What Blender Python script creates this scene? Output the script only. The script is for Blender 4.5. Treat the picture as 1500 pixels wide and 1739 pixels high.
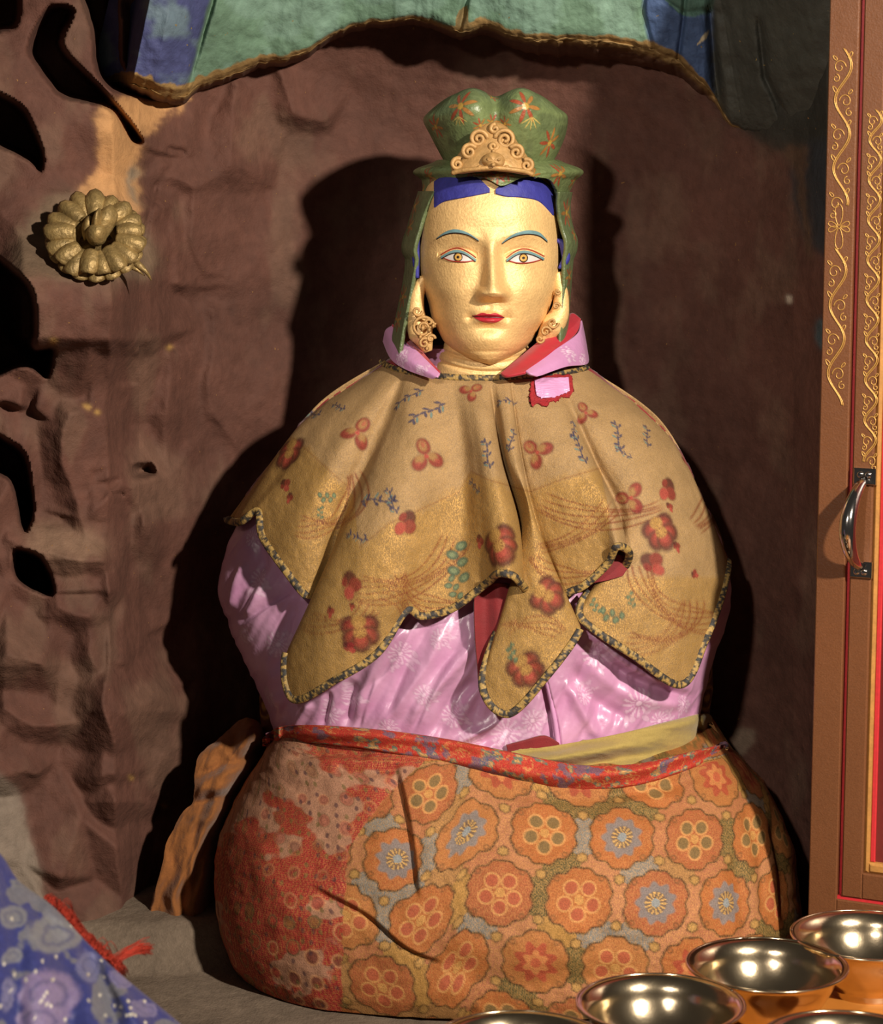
import bpy, math, random
import numpy as np

# ---------------------------------------------------------------- scene, camera, lights
for o in list(bpy.data.objects):
    bpy.data.objects.remove(o)
SC = bpy.context.scene
COL = SC.collection
RNG = np.random.default_rng(7)
random.seed(7)

IW, IH, FPX = 1500.0, 1739.0, 3750.0          # frame and focal length in pixels
PITCH = math.radians(8.0)
ZC = 0.75                                      # height of the point looked at
CAM = np.array([0.0, -3.0 * math.cos(PITCH), ZC + 3.0 * math.sin(PITCH)])
FWD = np.array([0.0, math.cos(PITCH), -math.sin(PITCH)])
UPV = np.array([0.0, math.sin(PITCH), math.cos(PITCH)])

cam_d = bpy.data.cameras.new('camera')
cam_d.sensor_fit = 'HORIZONTAL'
cam_d.sensor_width = 36.0
cam_d.lens = 36.0 * FPX / IW
cam_d.clip_start = 0.05
cam_d.dof.use_dof = True
cam_d.dof.focus_distance = 2.9
cam_d.dof.aperture_fstop = 8.0
cam = bpy.data.objects.new('camera', cam_d)
cam.location = CAM
cam.rotation_euler = (math.radians(90) - PITCH, 0, 0)
COL.objects.link(cam)
SC.camera = cam

SC.view_settings.view_transform = 'Standard'
SC.view_settings.look = 'None'
SC.view_settings.gamma = 1.0
SC.view_settings.use_curve_mapping = False
SC.view_settings.exposure = 0.0

world = bpy.data.worlds.new('cave_dark')
SC.world = world
world.use_nodes = True
world.node_tree.nodes['Background'].inputs[0].default_value = (0.9, 0.8, 0.7, 1)
world.node_tree.nodes['Background'].inputs[1].default_value = 0.045


def flash(name, az, el, dist, power, size, color, target=(0.02, 0.0, 0.75)):
    ld = bpy.data.lights.new(name, 'AREA')
    ld.shape = 'DISK'
    ld.size = size
    ld.energy = power
    ld.color = color
    o = bpy.data.objects.new(name, ld)
    a, e = math.radians(az), math.radians(el)
    d = np.array([math.sin(a) * math.cos(e), -math.cos(a) * math.cos(e), math.sin(e)])
    p = np.array(target) + d * dist
    o.location = p
    from mathutils import Vector
    o.rotation_euler = Vector(d).to_track_quat('Z', 'Y').to_euler()
    COL.objects.link(o)
    return o


# two photographer's flash heads, one on either side of the camera; the left one is aimed at the right half
flash('flash_right', 30, 24, 3.5, 160.0, 0.14, (1.0, 0.90, 0.76))
fl = bpy.data.lights.new('flash_left', 'SPOT')
fl.energy = 190.0
fl.color = (1.0, 0.90, 0.78)
fl.shadow_soft_size = 0.07
fl.spot_size = math.radians(32)
fl.spot_blend = 0.4
flo = bpy.data.objects.new('flash_left', fl)
flo.location = (-0.72, -3.15, 2.0)
from mathutils import Vector
flo.rotation_euler = (Vector((-0.72, -3.15, 2.0)) - Vector((0.74, 0.0, 0.78))).to_track_quat('Z', 'Y').to_euler()
COL.objects.link(flo)

# ---------------------------------------------------------------- maths helpers


def P(px, py, Y):
    """world point at depth Y seen at frame position px, py"""
    px, py, Y = np.broadcast_arrays(np.asarray(px, float), np.asarray(py, float), np.asarray(Y, float))
    a = px - IW / 2
    b = IH / 2 - py
    dy = FPX * FWD[1] + b * UPV[1]
    dz = FPX * FWD[2] + b * UPV[2]
    t = (Y - CAM[1]) / dy
    return np.stack([a * t, Y, CAM[2] + dz * t], -1)


def proj(V):
    d = V - CAM
    f = d[..., 1] * FWD[1] + d[..., 2] * FWD[2]
    u = d[..., 1] * UPV[1] + d[..., 2] * UPV[2]
    return IW / 2 + d[..., 0] / f * FPX, IH / 2 - u / f * FPX


def ray_plane(px, py, p0, n):
    px, py = np.broadcast_arrays(np.asarray(px, float), np.asarray(py, float))
    d = np.stack([px - IW / 2, FPX * FWD[1] + (IH / 2 - py) * UPV[1], FPX * FWD[2] + (IH / 2 - py) * UPV[2]], -1)
    t = ((p0 - CAM) @ n) / (d @ n)
    return CAM + d * t[..., None]


FLOOR_Z = float(P(310, 1545, 0.12)[2])


def cr(Cp, t):
    """Catmull-Rom through the points Cp along axis 0, at parameters t in 0..k-1"""
    Cp = np.asarray(Cp, float)
    k = len(Cp)
    t = np.clip(np.asarray(t, float), 0, k - 1 - 1e-9)
    i = np.floor(t).astype(int)
    f = (t - i).reshape((-1,) + (1,) * (Cp.ndim - 1))
    p0 = Cp[np.maximum(i - 1, 0)]
    p1 = Cp[i]
    p2 = Cp[np.minimum(i + 1, k - 1)]
    p3 = Cp[np.minimum(i + 2, k - 1)]
    return 0.5 * ((2 * p1) + (-p0 + p2) * f + (2 * p0 - 5 * p1 + 4 * p2 - p3) * f * f + (-p0 + 3 * p1 - 3 * p2 + p3) * f ** 3)


def crn(Cp, n):
    return cr(Cp, np.linspace(0, len(Cp) - 1, n))


def even(Cp, n):
    """smooth curve through Cp resampled at n even arc lengths"""
    D = crn(Cp, 40 * len(Cp))
    s = np.concatenate([[0], np.cumsum(np.linalg.norm(np.diff(D, axis=0), axis=1))])
    q = np.linspace(0, s[-1], n)
    return np.stack([np.interp(q, s, D[:, j]) for j in range(D.shape[1])], -1)


def keyed(keys, vals, x):
    """smooth interpolation of vals given at increasing keys"""
    keys = np.asarray(keys, float)
    sh = np.shape(x)
    t = np.interp(np.ravel(x), keys, np.arange(len(keys)))
    return cr(np.asarray(vals, float), t).reshape(sh)


def lin(h):
    h = h.lstrip('#')
    c = np.array([int(h[i:i + 2], 16) / 255 for i in (0, 2, 4)])
    return np.where(c <= 0.04045, c / 12.92, ((c + 0.055) / 1.055) ** 2.4)


def sm(a, b, x):
    t = np.clip((x - a) / (b - a), 0, 1)
    return t * t * (3 - 2 * t)


def hashn(i, j, k=0):
    v = np.sin(np.asarray(i) * 127.1 + np.asarray(j) * 311.7 + k * 74.7) * 43758.5453
    return v - np.floor(v)


def vnoise(x, y, seed=0):
    xi, yi = np.floor(x), np.floor(y)
    fx, fy = x - xi, y - yi
    fx = fx * fx * (3 - 2 * fx)
    fy = fy * fy * (3 - 2 * fy)
    a = hashn(xi, yi, seed)
    b = hashn(xi + 1, yi, seed)
    c = hashn(xi, yi + 1, seed)
    d = hashn(xi + 1, yi + 1, seed)
    return (a * (1 - fx) + b * fx) * (1 - fy) + (c * (1 - fx) + d * fx) * fy


def fbm(x, y, seed=0, octv=4):
    s, a, t = 0, 0.5, 0
    for k in range(octv):
        s = s + a * vnoise(x * 2 ** k, y * 2 ** k, seed + k)
        t += a
        a *= 0.5
    return s / t


def polydist(px, py, poly, margin=None):
    """distance, signed side and 0..1 position along a polyline; only worked out within `margin` of it"""
    poly = np.asarray(poly, float)
    if margin is not None:
        lo, hi = poly.min(0) - margin, poly.max(0) + margin
        m = (px > lo[0]) & (px < hi[0]) & (py > lo[1]) & (py < hi[1])
        out = [np.full(np.shape(px), 1e9), np.zeros(np.shape(px)), np.zeros(np.shape(px))]
        for o, r in zip(out, polydist(px[m], py[m], poly)):
            o[m] = r
        return out
    best = np.full(np.shape(px), 1e9)
    side = np.zeros(np.shape(px))
    par = np.zeros(np.shape(px))
    L = np.linalg.norm(np.diff(poly, axis=0), axis=1)
    acc = np.concatenate([[0], np.cumsum(L)])
    for k in range(len(poly) - 1):
        a, b = poly[k], poly[k + 1]
        d = (b - a) / max(L[k], 1e-9)
        rx, ry = px - a[0], py - a[1]
        t = np.clip(rx * d[0] + ry * d[1], 0, L[k])
        ex, ey = rx - t * d[0], ry - t * d[1]
        dd = np.hypot(ex, ey)
        m = dd < best
        best = np.where(m, dd, best)
        side = np.where(m, np.sign(d[0] * ry - d[1] * rx), side)
        par = np.where(m, (acc[k] + t) / acc[-1], par)
    return best, side, par


def inpoly(px, py, poly):
    poly = np.asarray(poly, float)
    r = np.zeros(np.shape(px), bool)
    lo, hi = poly.min(0), poly.max(0)
    bb = (px >= lo[0]) & (px <= hi[0]) & (py >= lo[1]) & (py <= hi[1])
    full, (px, py) = r, (px[bb], py[bb])
    r = np.zeros(np.shape(px), bool)
    x0, y0 = poly[-1]
    for x1, y1 in poly:
        c = ((y1 > py) != (y0 > py)) & (px < (x0 - x1) * (py - y1) / (y0 - y1 + 1e-12) + x1)
        r ^= c
        x0, y0 = x1, y1
    full[bb] = r
    return full


def smooth_poly(pts, n=160):
    pts = list(pts)
    k = len(pts)
    return cr(pts[-1:] + pts + pts[:2], np.arange(0, k, .125) + 1)


# ---------------------------------------------------------------- mesh helpers
ROOTLOC = {}


def mesh_obj(name, V, faces, mat, parent=None, col=None, smooth=True, matidx=None):
    """V (n,3); faces (m,4) or (m,3) int array, or list of arrays of either kind"""
    V = np.asarray(V, float).reshape(-1, 3)
    if isinstance(faces, np.ndarray):
        faces = [faces]
    faces = [np.asarray(f, int) for f in faces if len(f)]
    if parent is not None:
        org = ROOTLOC[parent.name]
    else:
        lo, hi = V.min(0), V.max(0)
        org = np.array([(lo[0] + hi[0]) / 2, (lo[1] + hi[1]) / 2, lo[2]])
    me = bpy.data.meshes.new(name)
    W = V - org
    me.vertices.add(len(W))
    me.vertices.foreach_set('co', W.astype(np.float32).ravel())
    loops = np.concatenate([f.ravel() for f in faces])
    tot = np.concatenate([np.full(len(f), f.shape[1]) for f in faces])
    start = np.concatenate([[0], np.cumsum(tot)[:-1]])
    me.loops.add(len(loops))
    me.loops.foreach_set('vertex_index', loops.astype(np.int32))
    me.polygons.add(len(tot))
    me.polygons.foreach_set('loop_start', start.astype(np.int32))
    me.polygons.foreach_set('loop_total', tot.astype(np.int32))
    me.polygons.foreach_set('use_smooth', np.full(len(tot), smooth))
    me.update(calc_edges=True)
    me.validate()
    if col is not None:
        col = np.asarray(col, float).reshape(len(V), -1)
        if col.shape[1] == 3:
            col = np.concatenate([col, np.zeros((len(col), 1))], 1)
        at = me.color_attributes.new('Col', 'FLOAT_COLOR', 'POINT')
        at.data.foreach_set('color', col.astype(np.float32).ravel())
    for m in (mat if isinstance(mat, (list, tuple)) else [mat]):
        me.materials.append(m)
    if matidx is not None:
        me.polygons.foreach_set('material_index', np.asarray(matidx, np.int32))
    o = bpy.data.objects.new(name, me)
    COL.objects.link(o)
    if parent is not None:
        o.parent = parent
        ROOTLOC[o.name] = org
    else:
        o.location = org
        ROOTLOC[o.name] = org
    return o


def gfaces(n, m, closed=False, off=0):
    i = np.arange(n - 1)[:, None]
    j = np.arange(m if closed else m - 1)[None, :]
    j2 = (j + 1) % m
    a = i * m + j
    return (np.stack([a, i * m + j2, (i + 1) * m + j2, (i + 1) * m + j], -1).reshape(-1, 4)) + off


def grid(name, V, mat, parent=None, closed=False, col=None, cap=False, smooth=True):
    n, m = V.shape[:2]
    F = [gfaces(n, m, closed)]
    Vf = V.reshape(-1, 3)
    cf = None if col is None else np.asarray(col).reshape(n * m, -1)
    if cap:
        for r in (0, n - 1):
            c = V[r].mean(0)
            k = len(Vf)
            Vf = np.concatenate([Vf, c[None]])
            if cf is not None:
                cf = np.concatenate([cf, cf[r * m:r * m + 1]])
            j = np.arange(m if closed else m - 1)
            F.append(np.stack([r * m + j, r * m + (j + 1) % m, np.full(len(j), k)], -1))
    return mesh_obj(name, Vf, F, mat, parent, cf, smooth)


def slab(name, V, mat, thick, parent=None, col=None, smooth=True):
    """sheet V (n,m,3) given a thickness away from the viewer's side: real volume with closed rim"""
    N = gnormals(V)
    n, m = V.shape[:2]
    B = V - N * thick
    F = gfaces(n, m)
    k = n * m
    F2 = F[:, ::-1] + k
    rim = np.concatenate([np.arange(m), m * np.arange(1, n) + m - 1, (n - 1) * m + np.arange(m - 2, -1, -1), m * np.arange(n - 2, 0, -1)])
    r2 = np.roll(rim, -1)
    R = np.stack([r2, rim, rim + k, r2 + k], -1)
    VV = np.concatenate([V.reshape(-1, 3), B.reshape(-1, 3)])
    cc = None
    if col is not None:
        c = np.asarray(col).reshape(n * m, -1)
        cc = np.concatenate([c, c])
    return mesh_obj(name, VV, [np.concatenate([F, F2, R])], mat, parent, cc, smooth)


def gnormals(V, closed=False):
    if closed:
        du = np.roll(V, -1, 1) - np.roll(V, 1, 1)
    else:
        du = np.gradient(V, axis=1)
    dv = np.gradient(V, axis=0)
    N = np.cross(dv, du)
    L = np.linalg.norm(N, axis=-1, keepdims=True)
    return N / np.maximum(L, 1e-12)


def tube_vf(pts, rad, nseg=8, off=0, capped=True, flat=None):
    """tube along pts; flat=(vector, factor) squashes the section along a direction"""
    pts = np.asarray(pts, float)
    n = len(pts)
    rad = np.broadcast_to(np.asarray(rad, float), (n,))
    T = np.gradient(pts, axis=0)
    T /= np.maximum(np.linalg.norm(T, axis=1, keepdims=True), 1e-12)
    ref = np.array([0.0, -1.0, 0.13])
    A = np.cross(T, ref)
    bad = np.linalg.norm(A, axis=1) < 0.05
    A[bad] = np.cross(T[bad], np.array([1.0, 0.2, 0]))
    A /= np.linalg.norm(A, axis=1, keepdims=True)
    B = np.cross(T, A)
    th = np.linspace(0, 2 * math.pi, nseg, endpoint=False)
    fb = 1.0 if flat is None else flat
    V = pts[:, None] + rad[:, None, None] * (np.cos(th)[None, :, None] * A[:, None] + fb * np.sin(th)[None, :, None] * B[:, None])
    F = [gfaces(n, nseg, True, off)]
    V = V.reshape(-1, 3)
    if capped:
        V = np.concatenate([V, pts[:1], pts[-1:]])
        j = np.arange(nseg)
        F.append(np.stack([j, (j + 1) % nseg, np.full(nseg, n * nseg)], -1)[:, ::-1] + off)
        F.append(np.stack([(n - 1) * nseg + j, (n - 1) * nseg + (j + 1) % nseg, np.full(nseg, n * nseg + 1)], -1) + off)
    return V, F


def tubes(name, paths, mat, parent=None, nseg=8, flat=None, col=None):
    Vs, Fs, off = [], [], 0
    for pts, r in paths:
        V, F = tube_vf(pts, r, nseg, off, True, flat)
        Vs.append(V)
        Fs += F
        off += len(V)
    q = [f for f in Fs if f.shape[1] == 4]
    t = [f for f in Fs if f.shape[1] == 3]
    return mesh_obj(name, np.concatenate(Vs), [np.concatenate(q), np.concatenate(t)], mat, parent, col)


def box_vf(fr, u0, u1, v0, v1, w0, w1, bev=0.0):
    """box in a frame fr(u,v,w)->world; bevelled edges on the outer (w1) side"""
    b = bev
    prof = [(0, w0), (0, w1 - b), (b, w1)] if b else [(0, w0), (0, w1)]
    rings = []
    for ins, w in prof:
        rings.append([fr(u0 + ins, v0 + ins, w), fr(u1 - ins, v0 + ins, w), fr(u1 - ins, v1 - ins, w), fr(u0 + ins, v1 - ins, w)])
    V = np.array(rings).reshape(-1, 3)
    n = len(prof)
    F = [gfaces(n, 4, True), np.array([[0, 3, 2, 1]]), np.array([[4 * n - 4, 4 * n - 3, 4 * n - 2, 4 * n - 1]])]
    return V, np.concatenate(F)


def box(name, fr, dims, mat, parent=None, bev=0.0):
    V, F = box_vf(fr, *dims, bev=bev)
    return mesh_obj(name, V, F, mat, parent, smooth=False)


def empty(name, loc, label, cat, group=None):
    o = bpy.data.objects.new(name, None)
    o.location = loc
    COL.objects.link(o)
    ROOTLOC[o.name] = np.array(loc, float)
    tag(o, label, cat, group)
    return o


def tag(o, label, cat, group=None):
    o['label'] = label
    o['category'] = cat
    if group:
        o['group'] = group
    return o


def structure(o, label, cat):
    o['kind'] = 'structure'
    return tag(o, label, cat)


class Loft:
    """stack of super-elliptic sections; rows = (py, left px, right px, front depth, back depth) measured where the outline lies (depth Yc)"""

    def __init__(self, rows, Yc, p=2.1):
        R = np.array(rows, float)
        self.R, self.Yc, self.p = R, Yc, p
        self.k = R[:, 0]

    def at(self, py):
        return [keyed(self.k, self.R[:, c], py) for c in range(1, 5)]

    def mesh(self, nrow, nphi, front=0.72, grow=0.0):
        py = np.linspace(self.k[0], self.k[-1], nrow)
        L, Rr, df, db = self.at(py)
        PL, PR = P(L, py, self.Yc), P(Rr, py, self.Yc)
        cx = (PL[:, 0] + PR[:, 0]) / 2
        w = (PR[:, 0] - PL[:, 0]) / 2 + grow
        z = PL[:, 2]
        nf = int(nphi * front)
        fr = math.radians(100)
        tau = np.linspace(-fr, fr, nf) / (math.pi / 2)
        pf = np.where(np.abs(tau) < 1, np.sign(tau) * np.abs(tau) ** (self.p / 2), tau) * math.pi / 2
        ph = np.concatenate([pf, np.linspace(fr, 2 * math.pi - fr, nphi - nf + 2)[1:-1]])
        e = 2.0 / self.p
        s, c = np.sin(ph), np.cos(ph)
        sx = np.sign(s) * np.abs(s) ** e
        sc = np.sign(c) * np.abs(c) ** e
        x = cx[:, None] + w[:, None] * sx
        y = self.Yc - np.where(c > 0, (df + grow)[:, None] * sc, (db + grow)[:, None] * sc)
        self.ph = ph
        return np.stack([x, y, np.broadcast_to(z[:, None], x.shape)], -1)

    def depth(self, px, py, grow=0.0, it=6):
        """depth of the front surface seen at px, py"""
        Y = np.full(np.shape(px), self.Yc - 0.1)
        for _ in range(it):
            q = P(px, py, Y)
            q[..., 1] = self.Yc
            ax, ay = proj(q)
            L, Rr, df, db = self.at(np.clip(ay, self.k[0], self.k[-1]))
            xn = np.clip(np.abs((ax - (L + Rr) / 2) / ((Rr - L) / 2 + grow / 0.0008)), 0, 1)
            Y = 0.3 * Y + 0.7 * (self.Yc - (df + grow) * np.maximum(1 - xn ** self.p, 0) ** (1 / self.p))
        return Y


class Surf:
    """dense surface samples used to seat motifs and patches on it"""

    def __init__(self, V, closed=False, step=1):
        N = gnormals(V, closed)
        self.V = V.reshape(-1, 3)
        self.N = N.reshape(-1, 3)
        self.px, self.py = proj(self.V)

    def find(self, x, y):
        for w in (6, 30, 200, 5000):
            c = np.where((np.abs(self.px - x) < w) & (np.abs(self.py - y) < w))[0]
            if len(c):
                break
        d = np.hypot(self.px[c] - x, self.py[c] - y)
        k = d <= max(d.min() * 1.5, 4.0)
        c, d = c[k], d[k]
        return c[np.argmin(self.V[c, 1] + 0.004 * d)]

    def stamp(self, col, x, y, size, fn, rot=0.0, strength=1.0):
        """draw motif fn(u,v)->(mask, rgb, metal) of half-size `size` metres on the surface around the point seen at x,y"""
        i = self.find(x, y)
        n = self.N[i]
        if n[1] > 0:
            n = -n
        T = np.cross(np.array([0, 0, 1.0]), n)
        T /= np.linalg.norm(T)
        if T[0] < 0:
            T = -T
        Bv = np.cross(T, n)
        if Bv[2] < 0:
            Bv = -Bv
        D = self.V - self.V[i]
        m = np.where((np.abs(D) < size * 1.8).all(1))[0]
        D = D[m]
        u, v, w = D @ T, D @ Bv, D @ n
        # follow bends of the cloth: keep arc length
        r = np.hypot(u, v)
        f = np.sqrt(r * r + w * w) / np.maximum(r, 1e-9)
        u, v = u * f / size, v * f / size
        c, s = math.cos(rot), math.sin(rot)
        uu, vv = c * u + s * v, -s * u + c * v
        mask, rgb, met = fn(uu, vv)
        mask = np.clip(mask, 0, 1) * strength * (np.abs(w) < size * 1.0)
        mm = mask[:, None]
        col[m, :3] = col[m, :3] * (1 - mm) + rgb * mm
        col[m, 3] = col[m, 3] * (1 - mask) + met * mask


# ---------------------------------------------------------------- materials


def mat(name, color=(0.5, 0.5, 0.5), rough=0.6, metal=0.0, attr=False, bumps=(), vary=None, thread=None,
        spec=0.5, sheen=0.0, coat=0.0, speck=None, aniso=None, threadscale=700.0):
    """bumps: (scale, strength, detail); vary: (scale, dark, light) colour noise; thread: (rgb, rough) metal thread where Col alpha is high; speck: (scale, threshold, rgb) small chips"""
    m = bpy.data.materials.new(name)
    m.use_nodes = True
    nt = m.node_tree
    N, L = nt.nodes, nt.links
    bs = N['Principled BSDF']
    bs.inputs['Roughness'].default_value = rough
    bs.inputs['Metallic'].default_value = metal
    bs.inputs['Specular IOR Level'].default_value = spec
    if sheen:
        bs.inputs['Sheen Weight'].default_value = sheen
    if coat:
        bs.inputs['Coat Weight'].default_value = coat
        bs.inputs['Coat Roughness'].default_value = 0.25
    tc = N.new('ShaderNodeTexCoord')

    def noise(scale, detail=3.0, rgh=0.55):
        n = N.new('ShaderNodeTexNoise')
        n.inputs['Scale'].default_value = scale
        n.inputs['Detail'].default_value = detail
        n.inputs['Roughness'].default_value = rgh
        L.new(tc.outputs['Object'], n.inputs['Vector'])
        return n.outputs['Fac']

    def ramp(src, a, b, va, vb):
        n = N.new('ShaderNodeMapRange')
        n.inputs['From Min'].default_value = a
        n.inputs['From Max'].default_value = b
        n.inputs['To Min'].default_value = va
        n.inputs['To Max'].default_value = vb
        L.new(src, n.inputs['Value'])
        return n.outputs['Result']

    def mix(fac, a, b, mode='MIX'):
        n = N.new('ShaderNodeMix')
        n.data_type = 'RGBA'
        n.blend_type = mode
        for s, v in ((n.inputs[0], fac), (n.inputs[6], a), (n.inputs[7], b)):
            if hasattr(v, 'links'):
                L.new(v, s)
            elif isinstance(v, (int, float)):
                s.default_value = v
            else:
                s.default_value = tuple(v) + (1,)
        return n.outputs[2]

    at = None
    if attr:
        at = N.new('ShaderNodeAttribute')
        at.attribute_name = 'Col'
        c = at.outputs['Color']
    else:
        n = N.new('ShaderNodeRGB')
        n.outputs[0].default_value = tuple(color) + (1,)
        c = n.outputs[0]
    if vary:
        for sc, lo, hi in (vary if isinstance(vary[0], (tuple, list)) else [vary]):
            f = ramp(noise(sc, 5.0, 0.6), 0.3, 0.7, lo, hi)
            n = N.new('ShaderNodeVectorMath')
            n.operation = 'SCALE'
            L.new(c, n.inputs[0])
            L.new(f, n.inputs['Scale'])
            c = n.outputs[0]
    if speck:
        f = ramp(noise(speck[0], 2.0, 0.7), speck[1], speck[1] + 0.03, 0.0, 1.0)
        c = mix(f, c, speck[2])
    if thread:
        # metal threads: elongated glints, only where the weave holds metal (Col alpha)
        mp = N.new('ShaderNodeMapping')
        mp.inputs['Scale'].default_value = (1.0, 1.0, 0.35)
        L.new(tc.outputs['Object'], mp.inputs['Vector'])
        nn = N.new('ShaderNodeTexNoise')
        nn.inputs['Scale'].default_value = threadscale
        nn.inputs['Detail'].default_value = 2.0
        L.new(mp.outputs[0], nn.inputs['Vector'])
        f = ramp(nn.outputs['Fac'], 0.42, 0.6, 0.0, 1.0)
        mul = N.new('ShaderNodeMath')
        mul.operation = 'MULTIPLY'
        L.new(f, mul.inputs[0])
        L.new(at.outputs['Alpha'], mul.inputs[1])
        c = mix(mul.outputs[0], c, thread[0])
        L.new(mul.outputs[0], bs.inputs['Metallic'])
        L.new(ramp(mul.outputs[0], 0, 1, rough, thread[1]), bs.inputs['Roughness'])
    L.new(c, bs.inputs['Base Color'])
    prev = None
    for sc, st, det in bumps:
        b = N.new('ShaderNodeBump')
        b.inputs['Strength'].default_value = 1.0
        b.inputs['Distance'].default_value = st
        L.new(noise(sc, det), b.inputs['Height'])
        if prev:
            L.new(prev, b.inputs['Normal'])
        prev = b.outputs['Normal']
    if prev:
        L.new(prev, bs.inputs['Normal'])
    return m


M = {}
M['rock'] = mat('painted_rock', attr=True, rough=0.8, spec=0.3, bumps=((9, 0.008, 4), (60, 0.0025, 4), (420, 0.0006, 2)),
                vary=[(7, 0.78, 1.22), (55, 0.85, 1.15)], speck=(120, 0.735, lin('8a6438')))
M['arch'] = mat('painted_plaster', attr=True, rough=0.7, spec=0.35, bumps=((14, 0.006, 4), (80, 0.0015, 4), (420, 0.0004, 2)),
                vary=[(10, 0.8, 1.2), (70, 0.88, 1.12)], speck=(90, 0.72, lin('8a7444')))
M['ground'] = mat('dusty_ground', lin('77685a'), rough=0.95, spec=0.1, bumps=((30, 0.004, 5), (300, 0.001, 3)), vary=[(8, 0.75, 1.15), (120, 0.85, 1.15)])
M['gold'] = mat('gold_paint', lin('ecc283'), rough=0.48, metal=0.24, spec=0.5, bumps=((90, 0.0008, 4), (330, 0.0007, 3)), vary=[(40, 0.9, 1.08), (300, 0.88, 1.1)])
M['goldrelief'] = mat('gilt_clay', lin('b58c56'), rough=0.55, metal=0.15, bumps=((180, 0.001, 3),), vary=(90, 0.75, 1.15))
M['oldgilt'] = mat('worn_gilding', lin('9c8252'), rough=0.5, metal=0.4, bumps=((60, 0.002, 3), (180, 0.0014, 4)), vary=[(60, 0.6, 1.25), (260, 0.85, 1.15)])
M['hat'] = mat('green_lacquer', attr=True, rough=0.36, spec=0.5, coat=0.1, bumps=((40, 0.003, 3), (220, 0.0009, 3)), vary=[(25, 0.75, 1.2), (180, 0.88, 1.12)])
M['hairblue'] = mat('blue_hair_paint', lin('333388'), rough=0.6, bumps=((90, 0.0015, 3),), vary=(60, 0.85, 1.15))
M['paint'] = mat('face_paint', attr=True, rough=0.5, spec=0.4)
M['lips'] = mat('red_lip_paint', lin('b92b38'), rough=0.4, bumps=((200, 0.0008, 2),), vary=(150, 0.85, 1.1))
M['brocade'] = mat('gold_brocade', attr=True, rough=0.68, spec=0.3, bumps=((45, 0.0012, 3), (620, 0.0007, 2)), vary=[(30, 0.9, 1.1), (600, 0.78, 1.22)],
                   thread=(lin('d0a258'), 0.36), threadscale=800)
M['lining'] = mat('red_lining', lin('78141a'), rough=0.75, sheen=0.2, bumps=((60, 0.001, 3), (600, 0.0004, 2)), vary=(40, 0.85, 1.1))
M['redsatin'] = mat('red_satin', lin('ae1f30'), rough=0.55, sheen=0.2, bumps=((60, 0.001, 3),), vary=(40, 0.9, 1.08))
M['trim'] = mat('woven_edging', attr=True, rough=0.6, spec=0.4, bumps=((500, 0.0008, 2),), vary=(400, 0.7, 1.2))
M['satin'] = mat('pink_satin', attr=True, rough=0.34, spec=0.9, sheen=0.1, bumps=((30, 0.0022, 3), (900, 0.00012, 1)), vary=(12, 0.94, 1.05))
M['skirt'] = mat('orange_brocade', attr=True, rough=0.72, spec=0.28, bumps=((26, 0.0015, 3), (600, 0.0006, 2)), vary=[(18, 0.9, 1.1), (550, 0.72, 1.25)],
                 thread=(lin('d09a58'), 0.4), threadscale=700)
M['olive'] = mat('olive_cotton', lin('a08a4c'), rough=0.9, sheen=0.2, bumps=((50, 0.0015, 3), (700, 0.0004, 2)), vary=[(30, 0.88, 1.08), (500, 0.9, 1.1)])
M['brownrobe'] = mat('brown_painted_clay', attr=True, rough=0.6, bumps=((60, 0.002, 3),), vary=(30, 0.8, 1.15))
M['ochre'] = mat('ochre_cotton', lin('8a5426'), rough=0.92, sheen=0.15, bumps=((40, 0.0025, 3), (500, 0.0005, 2)), vary=[(14, 0.75, 1.15), (300, 0.9, 1.08)])
M['wood'] = mat('brown_painted_wood', lin('6c4226'), rough=0.45, spec=0.4, bumps=((60, 0.0005, 3), (500, 0.0003, 2)), vary=[(5, 0.9, 1.1), (400, 0.88, 1.12)])
M['redpaint'] = mat('red_painted_wood', lin('c02a30'), rough=0.5, vary=(200, 0.88, 1.08))
M['bead'] = mat('ochre_painted_wood', lin('b07c3e'), rough=0.5, vary=[(60, 0.8, 1.1), (300, 0.85, 1.1)])
M['panel'] = mat('dark_red_panel', lin('6a2420'), rough=0.35, vary=(10, 0.8, 1.1))
M['vine'] = mat('gilt_relief_line', lin('c99a50'), rough=0.4, metal=0.35, vary=(300, 0.8, 1.15))
M['chrome'] = mat('chromed_steel', lin('c8c4c0'), rough=0.13, metal=1.0, bumps=((90, 0.0002, 2),))
M['brass'] = mat('polished_brass', lin('d6c2a2'), rough=0.18, metal=1.0, bumps=((18, 0.0009, 2), (220, 0.00008, 2)), vary=(40, 0.88, 1.04))
M['tabletop'] = mat('orange_wood', lin('c07a30'), rough=0.5, bumps=((40, 0.0006, 3),), vary=(12, 0.8, 1.12))
M['bluecloth'] = mat('blue_brocade', attr=True, rough=0.6, spec=0.4, sheen=0.2, bumps=((60, 0.0015, 3), (500, 0.0005, 2)), vary=(200, 0.85, 1.15),
                     thread=(lin('c8c0b0'), 0.25), threadscale=260)
M['fringe'] = mat('red_fringe', lin('a8301c'), rough=0.7, vary=(200, 0.6, 1.3))
M['patchred'] = mat('frayed_red_thread', lin('941a20'), rough=0.8, bumps=((500, 0.001, 2),), vary=(250, 0.75, 1.2))
# ---------------------------------------------------------------- setting: cave niche, arch, ground
BROWN = lin('5c3c32')


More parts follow.
